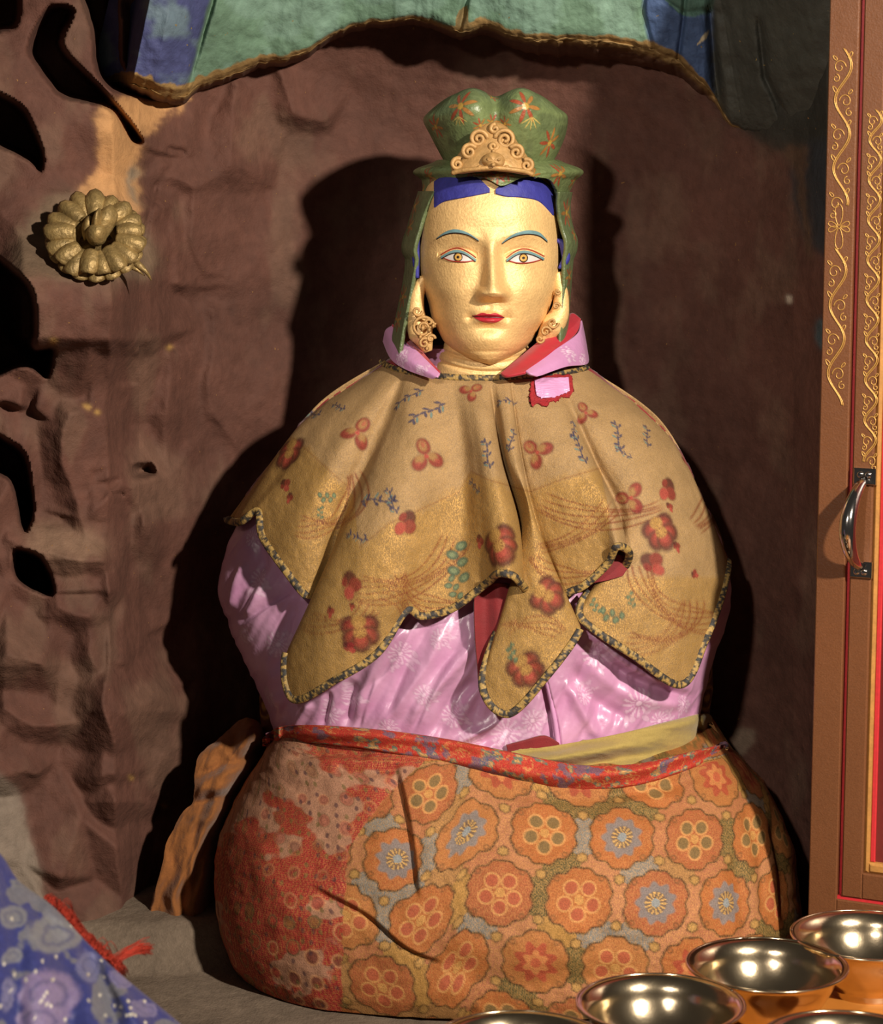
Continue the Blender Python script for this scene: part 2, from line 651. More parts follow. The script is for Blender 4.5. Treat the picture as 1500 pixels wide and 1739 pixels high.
def rock_depth(a, b):
    """depth of the modelled cave wall: a deep rounded niche between rough side walls"""
    a = a + 80 * (fbm(b / 170, a / 300, 17, 2) - .5) * (1 - sm(350, 600, a))
    n = (a - 795.0) / 610.0
    base = -0.03 + 0.35 * np.clip(1 - np.abs(n) ** 2.2, 0, 1) ** 0.82
    top = np.sqrt(np.clip(1 - (np.clip(300 - b, 0, 900) / 420.0) ** 2, 0.05, 1))
    base = -0.03 + (base + 0.03) * top
    base = base - 0.00034 * np.clip(225 - a, 0, 900)
    base = base - 0.0003 * np.clip(a - 1372, 0, 900)
    return base


def facets(aa, bb):
    """hacked rock: flat facets between scattered points, with undercut ledges"""
    from mathutils.geometry import delaunay_2d_cdt
    rg = np.random.default_rng(23)
    pts, dep = [], []

    def amp(x):
        return float(np.interp(x, [-300, 215, 300, 480, 640, 1200, 1330, 1700], [.034, .026, .014, .010, .0, .0, .012, .02]))
    for j, y in enumerate(np.arange(-300, 1840, 84)):
        for x in np.arange(-330, 1760, 64):
            x_ = x + (j % 2) * 32 + rg.uniform(-24, 24)
            y_ = y + rg.uniform(-34, 34)
            if 10 < x_ < 285 and 310 < y_ < 640:
                continue
            pts.append((x_, y_))
            dep.append(-amp(x_) * rg.uniform(-1, 1))
    # undercut ledges: (left x, right x, y, slope, depth)
    for (x0, x1, y, sl, d) in [(5, 70, 1112, .4, .05), (200, 286, 812, 0, .035), (0, 62, 1312, .2, .05), (200, 268, 1200, -.3, .04), (165, 192, 1182, -.9, .03), (98, 180, 1006, 0, .05),
                               (186, 238, 1380, -.4, .04), (208, 246, 1098, -.8, .035), (392, 446, 302, .3, .022), (270, 322, 256, .2, .018), (60, 130, 1225, .2, .03), (120, 170, 880, .1, .03), (300, 345, 480, .3, .015), (10, 60, 680, .6, .04)]:
        for q in np.linspace(0, 1, 3):
            x = x0 + (x1 - x0) * q
            yy = y + sl * (x - x0) * .6 + rg.uniform(-3, 3)
            k = math.sin(math.pi * (.25 + .5 * q))
            pts.append((x, yy))
            dep.append(-d * .55 * k)
            pts.append((x + rg.uniform(-2, 2), yy + 7))
            dep.append(d * .6 * k)
    # shelf for the ornament: sloping top, lip, upright face
    for x in (40, 70, 100, 130, 160, 190, 215, 240, 255):
        for y, d in ((330, .005), (400, -.03), (452, -.085), (472, -.112), (520, -.112), (575, -.104), (604, -.035), (650, -.005)):
            pts.append((x + rg.uniform(-2, 2), y + .01 * x))
            dep.append(d if x < 240 else d * .7)
    V2, E2, F2 = delaunay_2d_cdt([Vector(p) for p in pts], [], [], 0, 1e-4)[:3]
    pz = {}
    for p, d in zip(pts, dep):
        pz[(round(p[0], 2), round(p[1], 2))] = d
    vz = [pz.get((round(v[0], 2), round(v[1], 2)), 0.0) for v in V2]
    Z = np.zeros((len(bb), len(aa)))
    for f in F2:
        (x0, y0), (x1, y1), (x2, y2) = [V2[i][:2] for i in f]
        i0, i1 = np.searchsorted(aa, [min(x0, x1, x2), max(x0, x1, x2)])
        j0, j1 = np.searchsorted(bb, [min(y0, y1, y2), max(y0, y1, y2)])
        if i0 >= i1 or j0 >= j1:
            continue
        X, Yg = np.meshgrid(aa[i0:i1], bb[j0:j1])
        den = (y1 - y2) * (x0 - x2) + (x2 - x1) * (y0 - y2)
        if abs(den) < 1e-9:
            continue
        l0 = ((y1 - y2) * (X - x2) + (x2 - x1) * (Yg - y2)) / den
        l1 = ((y2 - y0) * (X - x2) + (x0 - x2) * (Yg - y2)) / den
        l2 = 1 - l0 - l1
        m = (l0 >= -1e-6) & (l1 >= -1e-6) & (l2 >= -1e-6)
        z = l0 * vz[f[0]] + l1 * vz[f[1]] + l2 * vz[f[2]]
        Z[j0:j1, i0:i1][m] = z[m]
    # knock the arrises off a little
    for _ in range(2):
        Z[1:-1, 1:-1] = (Z[1:-1, 1:-1] * 2 + Z[2:, 1:-1] + Z[:-2, 1:-1] + Z[1:-1, 2:] + Z[1:-1, :-2]) / 6
    return Z


def build_walls():
    st = 3.4
    aa = np.arange(-240, 1680, st)
    bb = np.arange(-220, 1740, st)
    A, B = np.meshgrid(aa, bb)
    Y = base = rock_depth(A, B)
    wx = 30 * (fbm(A / 90, B / 110, 3, 2) - .5) + 4 * (fbm(A / 14, B / 16, 4, 2) - .5)
    wy = 30 * (fbm(A / 90, B / 110, 9, 2) - .5) + 4 * (fbm(A / 14, B / 16, 10, 2) - .5)
    Y = Y + facets(aa, bb)
    # larger hewn faces: outline, height, tilt across, tilt down (m per 100 px, positive recedes to the right / downwards)
    for poly, h, gx, gy in [
        ([(408, 150), (478, 172), (470, 215), (448, 300), (400, 282), (394, 235)], .022, .045, -.02), ([(338, 325), (398, 290), (446, 318), (482, 400), (470, 480), (352, 462), (326, 400)], .014, .012, .0),
        ([(236, 362), (288, 352), (292, 415), (268, 442), (242, 432)], .020, .05, .03), ([(292, 330), (330, 318), (346, 440), (330, 478), (298, 470)], .004, .06, -.02), ([(345, 180), (395, 160), (385, 290), (338, 318), (290, 300)], .010, -.02, -.03),
        ([(104, 738), (120, 702), (158, 690), (184, 718), (192, 776), (160, 792), (150, 868), (128, 842), (104, 792)], .026, .02, .01), ([(130, 842), (216, 838), (206, 1000), (150, 925)], .016, .03, .0), ([(221, 868), (240, 886), (207, 1002), (194, 1000)], .020, .12, .0),
        ([(242, 892), (266, 945), (262, 1002), (206, 1004)], .012, -.04, .04), ([(228, 822), (292, 812), (330, 762), (304, 900), (268, 945), (240, 885)], .014, .03, .02), ([(0, 628), (50, 708), (108, 716), (148, 640), (158, 592), (112, 600), (86, 650), (48, 668)], .022, -.03, .05),
        ([(160, 596), (216, 596), (212, 780), (196, 800), (190, 716), (160, 688)], .004, .05, .0), ([(84, 962), (172, 1008), (156, 1046), (98, 1032)], .026, .0, -.06), ([(8, 1022), (70, 1008), (102, 1084), (76, 1130), (8, 1106)], .030, .03, -.06),
        ([(156, 1050), (200, 1002), (216, 1110), (186, 1166), (158, 1112)], .022, .05, -.02), ([(216, 1000), (246, 985), (252, 1090), (216, 1126)], .030, .06, -.03), ([(252, 960), (296, 982), (276, 1072), (270, 1150), (282, 1178), (206, 1208), (190, 1168), (250, 1092)], .020, .03, -.05),
        ([(8, 1150), (102, 1140), (132, 1228), (62, 1232), (10, 1202)], .024, .02, -.05), ([(150, 1160), (190, 1180), (200, 1260), (150, 1290), (120, 1240)], .012, -.03, .02), ([(182, 1320), (242, 1308), (242, 1358), (198, 1362)], .022, .03, -.08),
        ([(0, 1225), (66, 1308), (0, 1306)], .030, .03, -.04), ([(170, 1215), (275, 1190), (268, 1300), (180, 1318)], .012, .02, -.03), ([(0, 890), (110, 890), (150, 910), (170, 950), (60, 930), (0, 915)], .028, .0, -.06),
        ([(128, 478), (258, 476), (262, 520), (232, 560), (222, 592), (168, 566), (130, 590), (96, 600)], .012, .02, .0), ([(292, 600), (345, 590), (352, 690), (330, 760), (296, 800), (285, 700)], .010, .05, .01), ([(352, 520), (440, 500), (450, 640), (400, 760), (356, 700)], .008, .02, .0),
        ([(480, 110), (560, 120), (600, 160), (560, 200), (500, 190)], .016, .02, -.03)]:
        c_ = np.mean(poly, 0)
        q = np.array(poly + poly[:1], float)
        sx, sy = A + 1.0 * wx, B + 1.0 * wy
        d, _, _ = polydist(sx, sy, q, 80)
        ins = inpoly(sx, sy, poly)
        out = np.where(ins, 0, d)
        lo_, hi_ = np.min(poly, 0), np.max(poly, 0)
        Yp = base + .004 - .7 * h + 1.15 * gx * (np.clip(A, lo_[0], hi_[0]) - c_[0]) / 100 + 1.15 * gy * (np.clip(B, lo_[1], hi_[1]) - c_[1]) / 100 + .0010 * out
        k = 260.0
        Y = -np.log(np.exp(np.clip(-Y * k, -300, 300)) + np.exp(np.clip(-Yp * k, -300, 300))) / k
    for poly, w, d in [([(304, 478), (296, 540), (290, 600)], 12, .012), ([(282, 250), (322, 262)], 5, .012), ([(190, 836), (214, 838)], 3, .012), ([(268, 300), (256, 350), (240, 420)], 5, .012)]:
        dd, sd, t = polydist(A + .35 * wx, B + .35 * wy, poly, 4 * w)
        Y = Y + d * np.exp(-(dd / w) ** 2) * sm(0, .15, t) * (1 - sm(.85, 1, t))
    # hollows, plus top-left clefts carved to stand in for an overhang's cast shadow
    for poly, d in [([(-40, 430), (32, 458), (62, 500), (68, 560), (62, 588), (98, 590), (82, 642), (44, 626), (-40, 636)], .24), ([(-40, 730), (30, 755), (52, 800), (56, 862), (44, 902), (28, 890), (14, 820), (-40, 790)], .22),
                    ([(18, 930), (60, 934), (82, 962), (90, 1010), (50, 1000), (22, 975)], .2), ([(-40, 150), (30, 178), (60, 214), (78, 265), (70, 290), (40, 272), (-40, 230)], .2), ([(228, 784), (262, 780), (268, 806), (230, 810)], .06),
                    ([(44, 76), (78, 10), (126, 16), (106, 75), (166, 140), (242, 230), (220, 240), (184, 188), (108, 166), (54, 112)], .16), ([(128, -60), (200, -60), (214, 122), (306, 160), (214, 164), (166, 132), (150, 50)], .16), ([(-40, -60), (22, -40), (30, 40), (0, 60), (-40, 60)], .14)]:
        q = smooth_poly(poly)
        sx, sy = A + .5 * wx, B + .5 * wy
        dd, _, _ = polydist(sx, sy, np.concatenate([q, q[:1]]), 16)
        ins = inpoly(sx, sy, q)
        Y = Y + d * np.where(ins, sm(-2, 15, dd), 0)
    # general unevenness
    Y = Y + .02 * (fbm(A / 120, B / 160, 21) - .5) + .004 * (fbm(A / 30, B / 40, 31, 2) - .5)
    V = P(A, B, Y)
    # colours of the paint itself
    c = np.broadcast_to(BROWN, A.shape + (3,)).copy()
    dust = sm(.5, .7, fbm(A / 60, B / 120, 33))[..., None] * .3
    c = c * (1 - dust) + lin('7a6250') * dust
    rn2 = fbm(A / 14, B / 14, 41) - .5

    def paint(poly, rgb, soft=6.0, rag=8.0):
        poly = smooth_poly(poly)
        ra = rag * rn2 * 2
        d, s, t = polydist(A + ra, B + ra, np.concatenate([poly, poly[:1]]), 3 * soft + 2)
        ins = inpoly(A + ra, B + ra, poly)
        m = np.where(ins, 1 - .5 * np.exp(-d / soft), .5 * np.exp(-d / soft) * (d < soft * 3))[..., None]
        c[:] = c * (1 - m) + np.asarray(rgb) * m

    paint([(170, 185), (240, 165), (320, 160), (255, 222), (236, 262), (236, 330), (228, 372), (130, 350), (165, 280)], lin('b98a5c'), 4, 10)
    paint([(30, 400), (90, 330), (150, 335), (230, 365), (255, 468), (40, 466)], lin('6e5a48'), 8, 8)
    paint([(214, 290), (230, 282), (234, 300), (226, 318), (234, 345), (220, 330)], lin('7d7060'), 5, 10)
    paint([(-40, 1335), (25, 1335), (50, 1420), (72, 1500), (60, 1560), (-40, 1560)], lin('86776a'), 4, 5)
    paint([(60, 890), (150, 900), (175, 940), (60, 945)], lin('7d6250'), 12, 10)
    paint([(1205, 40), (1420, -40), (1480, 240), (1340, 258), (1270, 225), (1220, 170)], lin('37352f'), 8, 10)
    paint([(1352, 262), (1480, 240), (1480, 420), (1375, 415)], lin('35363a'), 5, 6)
    paint([(1330, 255), (1372, 250), (1368, 300), (1380, 420), (1370, 425), (1352, 300)], lin('5e4636'), 4, 6)
    paint([(1336, 503), (1345, 503), (1344, 514), (1337, 514)], lin('b8aa98'), 1.5, 1)
    paint([(1388, 545), (1430, 545), (1430, 600), (1392, 590)], lin('4a5a60'), 3, 4)
    paint([(1245, 1242), (1280, 1240), (1275, 1268), (1250, 1285)], lin('7a6656'), 3, 4)
    for (x, y, r) in [(92, 580, 7), (148, 690, 6), (165, 700, 5), (288, 590, 6), (280, 1370, 5), (222, 1320, 4)]:
        paint([(x - r, y), (x, y - r * .7), (x + r, y), (x, y + r * .7)], lin('a8834a'), 2, 3)
    n, m = A.shape
    il = int(np.searchsorted(aa, 236))
    ir = int(np.searchsorted(aa, 1345))
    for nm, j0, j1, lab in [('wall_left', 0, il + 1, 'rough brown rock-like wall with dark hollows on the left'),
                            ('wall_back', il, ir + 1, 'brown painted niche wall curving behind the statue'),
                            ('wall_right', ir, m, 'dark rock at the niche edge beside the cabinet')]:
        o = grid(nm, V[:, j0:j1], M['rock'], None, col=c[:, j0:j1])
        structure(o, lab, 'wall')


def build_arch():
    rim = [(150, 150), (205, 138), (240, 146), (272, 160), (308, 166), (345, 142), (400, 122), (455, 104), (510, 90), (560, 62), (600, 46), (650, 36), (700, 35), (745, 41), (785, 52), (830, 50),
           (880, 60), (940, 64), (1000, 66), (1060, 72), (1110, 88), (1150, 105), (1185, 135), (1212, 165), (1235, 200), (1262, 218), (1300, 226), (1350, 232), (1420, 236), (1520, 240)]
    k = len(rim)
    nA, nR = 900, 150
    R = crn(np.array(rim, float), nA)
    a, r = R[:, 0], R[:, 1].copy()
    r += 13 * (fbm(a / 55, a * 0 + 3, 63, 4) - .5) + 5 * (fbm(a / 11, a * 0 + 7, 64, 2) - .5)
    # rows: back of the underside, rim lip, rounded front face rising and leaning forward
    up = np.array([-34, -18, -7, 2, 12, 40, 90, 170, 330])
    dY = np.array([.26, .09, .026, .004, -.006, -.016, -.034, -.055, -.09])
    tt = np.linspace(0, len(up) - 1, nR)
    U = cr(up, tt)[:, None]
    und = np.interp(a, [150, 560, 800, 1000, 1200, 1300], [.9, .6, .6, 1.5, 1.9, .8])[None]
    U = np.where(U < 0, U * und, U)
    D = cr(dY, tt)[:, None]
    A = np.broadcast_to(a, (nR, nA)).copy()
    B = r[None] - U
    A = A + (A - 790) * (-U / 330) * 0.12
    Y0 = np.interp(a, [150, 200, 225, 260, 330, 450, 600, 900, 1100, 1180, 1215, 1262, 1300, 1350, 1420, 1520], [.14, .08, -.01, .0, .07, .12, .13, .12, .12, .125, .135, .13, .10, .055, -.01, -.06])
    Yv = Y0[None] + D + .02 * (fbm(A / 90, B / 90, 61) - .5) + .006 * (fbm(A / 22, B / 22, 62) - .5) * (U > 1) + .03 * (fbm(A / 26, B / 18, 65, 3) - .5) * (U < -2)
    # joints between the painted slabs, and a notch
    for poly, w, d in [([(312, 170), (338, 80), (362, 0), (372, -80)], 5, .014), ([(1100, -60), (1092, 20), (1110, 90)], 4, .008), ([(1165, -20), (1160, 40), (1152, 100)], 4, .01),
                       ([(778, 60), (790, 10), (800, -30)], 5, .012), ([(1130, 0), (1160, 22), (1205, 18), (1240, 30)], 4, .008),
                       ([(1205, 20), (1212, 90), (1225, 190)], 7, .02), ([(1290, 40), (1300, 130), (1340, 220)], 6, .015)]:
        dd, sd, t = polydist(A, B, poly, 5 * w)
        Yv = Yv + d * np.exp(-(dd / w) ** 2) * (U > 1)
    Yv = Yv + .02 * sm(1195, 1215, A)
    # a lower slab overlaps the left of the green one
    Yv = Yv - .01 * (1 - sm(318, 330, A)) * sm(5, 15, U + np.zeros_like(A))
    V = P(A, B, Yv)
    green, blue, dark, raw = lin('64806b'), lin('484d78'), lin('45443d'), lin('927448')
    c = np.broadcast_to(green, A.shape + (3,)).copy()

    def over(m, rgb):
        c[:] = c * (1 - m[..., None]) + np.asarray(rgb) * m[..., None]

    rg = 18 * (fbm(A / 20, B / 20, 71) - .5)
    edgeL = 335 - (B - 80) * -0.0
    lineL = np.interp(B, [-100, 0, 80, 160], [372, 356, 336, 314])
    over(1 - sm(lineL - 4, lineL + 4, A + rg * .3), blue)
    over(sm(.45, .6, fbm(A / 70, B / 50, 77)) * .4, lin('83a094'))
    lineR = np.interp(B, [-60, 0, 60, 120], [1085, 1092, 1098, 1120])
    over(sm(lineR - 5, lineR + 5, A + rg * .4), lin('465a80'))
    over((inpoly(A + rg * .5, B + rg * .5, smooth_poly([(1118, -20), (1160, 25), (1215, 14), (1230, -30), (1150, -40)]))).astype(float), lin('557468'))
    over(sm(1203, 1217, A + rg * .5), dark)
    over(inpoly(A, B, [(1182, 78), (1196, 58), (1206, 50), (1200, 66)]).astype(float), lin('c0b090'))
    # bare plaster along the worn lip and the brown underside
    Ub = U + np.zeros_like(A)
    wear = np.interp(a, [150, 300, 400, 560, 760, 800, 1000, 1150, 1230, 1400], [14, 18, 16, 4, 4, 14, 7, 16, 3, -6])[None] * (0.45 + 1.1 * fbm(A / 16, B / 16, 81))
    over(1 - sm(wear - 3, wear + 2, Ub), raw)
    over((1 - sm(1.6, 2.4, tt))[:, None] * (1 - .6 * sm(1210, 1250, A)), lin('644536'))
    over(inpoly(A + rg, B + rg, [(772, 62), (780, 15), (792, 5), (800, 40), (815, 60)]).astype(float) * .9, lin('7e6640'))
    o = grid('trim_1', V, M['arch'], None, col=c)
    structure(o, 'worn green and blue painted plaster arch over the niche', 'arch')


def build_floor():
    n = 160
    x = np.linspace(-1.0, 1.0, n)
    y = np.linspace(-1.5, 0.6, n)
    X, Yy = np.meshgrid(x, y)
    Z = FLOOR_Z + .012 * (fbm(X * 9 + 40, Yy * 9 + 40, 91) - .5) - .006
    Z = Z + .058 * (1 - sm(-.30, -.255, X)) * sm(-.13, -.09, Yy)
    V = np.stack([X, Yy, Z], -1)[::-1]
    o = grid('floor', V, M['ground'])
    structure(o, 'dusty grey brown ground of the cave', 'floor')


build_walls()
build_arch()
build_floor()
# ---------------------------------------------------------------- motifs woven or painted on surfaces


def ell(u, v, x, y, rx, ry, rot=0.0, soft=.25):
    c, s = math.cos(rot), math.sin(rot)
    a, b = u - x, v - y
    q = np.hypot((c * a + s * b) / rx, (-s * a + c * b) / ry)
    return 1 - sm(1 - soft, 1 + soft, q)


def blend(layers, u):
    m = np.zeros_like(u)
    rgb = np.zeros(u.shape + (3,))
    met = np.zeros_like(u)
    for k, c, mt in layers:
        k = np.clip(k, 0, 1)
        rgb = rgb * (1 - k[:, None]) + np.asarray(c) * k[:, None]
        met = met * (1 - k) + mt * k
        m = np.maximum(m, k)
    return m, rgb, met


R1, R2, R3 = lin('761c1c'), lin('983430'), lin('481314')


def mo_poppy(u, v):
    L = []
    for k, (a, r) in enumerate(((2.6, .5), (.55, .5), (-.55, .5), (-2.5, .5), (-1.55, .52), (1.6, .46))):
        x, y = r * math.cos(a), r * math.sin(a)
        if k == 5:
            L.append((ell(u, v, x, y, .3, .34, a), lin('8f6a36'), .3))
            continue
        L.append((ell(u, v, x, y, .52, .50, a), R3, 0))
        L.append((ell(u, v, x * .86, y * .86, .36, .34, a), R1, 0))
        L.append((ell(u, v, x * .70, y * .70, .24, .22, a), R2, 0))
    L.append((ell(u, v, 0, -.05, .3, .27), lin('98703a'), .3))
    rr = np.hypot(u, v + .05)
    L.append((np.exp(-((rr - .2) / .06) ** 2) * (np.sin(9 * np.arctan2(v + .05, u)) > 0) * .7, lin('5e2a1a'), 0))
    return blend(L, u)


def mo_trefoil(u, v):
    L = []
    for k in range(3):
        a = k * 2 * math.pi / 3 + .6
        x, y = .5 * math.cos(a), .5 * math.sin(a)
        L.append((ell(u, v, x, y, .46, .36, a), R1, 0))
        L.append((ell(u, v, x * .8 + .1, y * .8 + .1, .27, .2, a, .45) * .85, lin('927040'), 0))
        L.append((ell(u, v, x * 1.2, y * 1.2, .16, .1, a, .5) * .6, R2, 0))
    L.append((ell(u, v, 0, 0, .12, .12), R2, 0))
    return blend(L, u)


def mo_sprig(u, v):
    L = []
    B1, B2 = lin('34344e'), lin('5c7470')
    for k in range(6):
        t = -.9 + k * .36
        x = .22 * math.sin(t * 2.2)
        L.append((ell(u, v, x, t, .07, .2, -.3), B1, 0))
        if k % 2 == 0:
            L.append((ell(u, v, x + .24, t + .1, .2, .07, .7), B1, 0))
            L.append((ell(u, v, x - .2, t + .15, .18, .07, -.8), B2, 0))
        else:
            L.append((ell(u, v, x - .18, t, .14, .08, -.5), B1, 0))
    return blend(L, u)


def mo_leafgreen(u, v):
    L = []
    G1, G2 = lin('3e5a48'), lin('64785a')
    for k in range(5):
        y = -.8 + k * .4
        x = .25 * (-1) ** k
        L.append((ell(u, v, x, y, .34, .24, .4 * (-1) ** k), G1, 0))
        L.append((ell(u, v, x, y, .18, .12, .4 * (-1) ** k), G2, 0))
    return blend(L, u)


def mo_bud(u, v):
    return blend([(ell(u, v, 0, .25, .42, .5, .4), R3, 0), (ell(u, v, .3, -.1, .4, .42, -.3), R1, 0), (ell(u, v, -.1, -.5, .32, .4, .2), R2, 0), (ell(u, v, -.35, .1, .2, .3), R1, 0)], u)


def mo_hatflower(u, v):
    L = []
    for k in range(7):
        a = k * 2 * math.pi / 7 + .2
        L.append((ell(u, v, .55 * math.cos(a), .55 * math.sin(a), .42, .12, a), lin('96402a') if k % 3 else lin('a06a34'), 0))
    L.append((ell(u, v, 0, 0, .2, .2), lin('b08a3a'), 0))
    return blend(L, u)


def mo_hatsprig(u, v):
    L = []
    for k in range(5):
        a = -math.pi / 2 + (k - 2) * .5
        L.append((ell(u, v, .5 * math.cos(a), .5 * math.sin(a) + .4, .5, .05, a), lin('b8a058'), 0))
    return blend(L, u)


def mo_damask(u, v):
    r, th = np.hypot(u, v), np.arctan2(v, u)
    pet = sm(.0, .35, np.cos(13 * th + 3 * r)) * (1 - sm(.55, .72, r)) * sm(.12, .2, r)
    L = [(pet * .9, lin('f2d8ea'), 0), (ell(u, v, 0, 0, .13, .13), lin('f2d8ea'), 0)]
    for a in (-2.2, -1.2, -.6):
        L.append((ell(u, v, .85 * math.cos(a), .85 * math.sin(a), .24, .1, a + .4) * .85, lin('eccce2'), 0))
        L.append((ell(u, v, .7 * math.cos(a + .25), .7 * math.sin(a + .25), .14, .12) * .8, lin('eccce2'), 0))
    return blend(L, u)


def mo_ring(u, v):
    r = np.hypot(u, v)
    return blend([(np.exp(-((r - .75) / .14) ** 2), lin('b88a44'), .6), (ell(u, v, 0, 0, .35, .3), lin('b88a44'), .6)], u)


# ---------------------------------------------------------------- the statue
base0 = P(860, 1602, 0.0)
STATUE = empty('seated_statue', (float(base0[0]), 0.0, FLOOR_Z),
               'gold faced seated statue wearing green hat, brocade cape, pink satin robe and orange skirt', 'statue')

# ---- skirt ------------------------------------------------------
SK = Loft([(1222, 488, 1190, .170, .12), (1238, 470, 1206, .186, .12), (1262, 452, 1232, .200, .12), (1290, 438, 1262, .218, .12), (1330, 414, 1298, .245, .12), (1380, 389, 1324, .275, .12),
           (1430, 374, 1338, .298, .12), (1480, 369, 1346, .312, .12), (1530, 374, 1352, .318, .12), (1570, 386, 1356, .316, .12), (1597, 400, 1358, .308, .12), (1606, 408, 1356, .300, .12)], 0.0, 2.8)


def crease(V, N, poly, w, d, kind='valley', fade=.18):
    px, py = proj(V)
    dd, sd, t = polydist(px, py, even(np.array(poly, float), 16), 6 * w)
    f = sm(0, fade, t) * (1 - sm(1 - fade, 1, t)) if fade else 1.0
    front = V[..., 1] < .12
    s = dd * sd
    if kind == 'valley':
        h = -d * np.exp(-(dd / w) ** 2)
    elif kind == 'ridge':
        h = d * np.exp(-(dd / w) ** 2)
    elif kind == 'tuck':      # sharp edge: cloth stands up on one side, falls away on the other
        k = sm(-6, 6, s)
        h = k * -d * np.exp(-np.abs(s) / w) + (1 - k) * .7 * d * np.exp(-np.abs(s) / (w * 1.3))
    elif kind == 'wave':
        h = d * np.exp(-(dd / w) ** 2) * np.cos(s / w * 2.2)
    return V + N * (h * f * front)[..., None]


def build_skirt():
    V = SK.mesh(360, 860)
    N = gnormals(V, True)
    px, py = proj(V)
    V = V + N * (.010 * (fbm(px / 90, py / 90, 101) - .5) + .003 * (fbm(px / 25, py / 25, 102) - .5))[..., None]
    for poly, w, d, kind in [
        ([(672, 1292), (690, 1370), (702, 1440), (712, 1535)], 16, .010, 'tuck'),
        ([(700, 1300), (725, 1400), (735, 1500)], 20, .006, 'ridge'),
        ([(520, 1500), (570, 1525), (625, 1555), (690, 1610), (760, 1640)], 18, .007, 'tuck'),
        ([(560, 1300), (620, 1310), (690, 1300)], 10, .006, 'valley'), ([(480, 1290), (560, 1275), (640, 1283)], 9, .006, 'valley'),
        ([(470, 1330), (540, 1345), (640, 1330)], 14, .004, 'valley'),
        ([(690, 1620), (820, 1660), (980, 1670), (1100, 1650)], 30, .008, 'valley'),
        ([(860, 1340), (960, 1356), (1080, 1350)], 16, .005, 'valley'), ([(1020, 1350), (1130, 1335), (1210, 1300)], 12, .005, 'valley'),
        ([(1262, 1360), (1290, 1450), (1300, 1560)], 9, .004, 'valley'), ([(1245, 1440), (1262, 1540), (1270, 1640)], 14, .005, 'valley'),
        ([(1310, 1380), (1330, 1480), (1335, 1580)], 8, .007, 'valley'), ([(430, 1420), (470, 1500), (480, 1600)], 40, .006, 'ridge')]:
        V = crease(V, N, poly, w, d, kind)
    qx, qy = proj(V)
    bl = np.interp(qx, [452, 470, 520, 600, 680, 760, 850, 930, 1000, 1080, 1150, 1200, 1230], [1262, 1248, 1246, 1252, 1263, 1277, 1297, 1314, 1321, 1316, 1299, 1283, 1268])
    V[..., 1] += .13 * sm(-4, 14, bl - qy) * (V[..., 1] < .02)
    zmin = FLOOR_Z - .002
    V[..., 2] = np.maximum(V[..., 2], zmin)
    S = Surf(V, True)
    px, py = S.px, S.py
    # surface coordinates of the weave: around the body and down it
    nrow, nphi = V.shape[:2]
    s = np.cumsum(np.concatenate([np.zeros((nrow, 1)), np.linalg.norm(np.diff(V, axis=1), axis=2)], 1), 1)
    i0 = int(np.argmin(np.abs(SK.ph)))
    s = (s - s[:, i0:i0 + 1]).ravel()
    t = np.cumsum(np.concatenate([np.zeros((1, nphi)), np.linalg.norm(np.diff(V, axis=0), axis=2)], 0), 0)
    t = np.broadcast_to(t[:, i0:i0 + 1], t.shape).ravel() * .55 + t.ravel() * .45
    # --- lattice of scalloped hexagons, each holding a flower
    u, v = s - .02, t + .01
    cr_, sr_ = math.cos(-.10), math.sin(-.10)
    u, v = cr_ * u - sr_ * v, sr_ * u + cr_ * v
    u = u + .004 * (fbm(px / 60, py / 60, 5) - .5)
    cw, ch = .100, .084
    best = [np.full(u.shape, 9.0) for _ in range(3)]
    ids = [np.zeros(u.shape), np.zeros(u.shape)]
    j0 = np.floor(v / ch)
    cu = np.zeros_like(u)
    cv = np.zeros_like(u)
    cj = np.zeros_like(u)
    for dj in (-1, 0, 1, 2):
        j = j0 + dj
        off = (j % 2) * .5
        i0_ = np.floor(u / cw - off)
        for di in (0, 1):
            i = i0_ + di
            x, y = (i + off) * cw, j * ch
            d = np.hypot(u - x, (v - y) * 1.08)
            idn = i * 7.13 + j * 3.37
            m0 = d < best[0]
            m1 = (~m0) & (d < best[1])
            m2 = (~m0) & (~m1) & (d < best[2])
            best[2] = np.where(m0 | m1, best[1], np.where(m2, d, best[2]))
            ids[1] = np.where(m0, ids[0], np.where(m1, idn, ids[1]))
            best[1] = np.where(m0, best[0], np.where(m1, d, best[1]))
            ids[0] = np.where(m0, idn, ids[0])
            cu, cv, cj = np.where(m0, u - x, cu), np.where(m0, v - y, cv), np.where(m0, j, cj)
            best[0] = np.where(m0, d, best[0])
    e1 = best[1] - best[0]
    e2 = best[2] - best[0]
    th = np.arctan2(cv, cu)
    rr = np.hypot(cu, cv)
    band = .0185 + .0036 * np.cos(12 * th)
    fam = hashn(np.minimum(ids[0], ids[1]), np.maximum(ids[0], ids[1]), 3)
    org = np.array([lin('9f5a2d'), lin('985330'), lin('9f6234')])
    col = np.zeros((len(u), 4))
    k = (hashn(ids[0], 1.0) * 2.99).astype(int)
    col[:, :3] = org[k]
    col[:, 3] = .22
    pal = np.array([lin('987038'), lin('a26a48'), lin('78726a'), lin('6f5c34'), lin('946a40'), lin('9c6040')])
    kb = (fam * 5.99).astype(int)
    inb = e1 < band
    col[inb, :3] = pal[kb[inb]]
    col[inb, 3] = .3
    # key-fret in some bands, darker
    fret = inb & (kb == 3)
    pat = (np.sin(u * 1500) * np.sin(v * 1500) > 0)
    col[fret & pat, :3] = lin('4e4424')
    # knots where three bands meet
    knot = (e2 < .011)
    col[knot, :3] = lin('a07a44')
    ringk = np.exp(-((e2 - .011) / .0028) ** 2) * .8
    line = np.maximum(np.exp(-((e1 - band) / .0032) ** 2), ringk * (e2 < .017))[:, None]
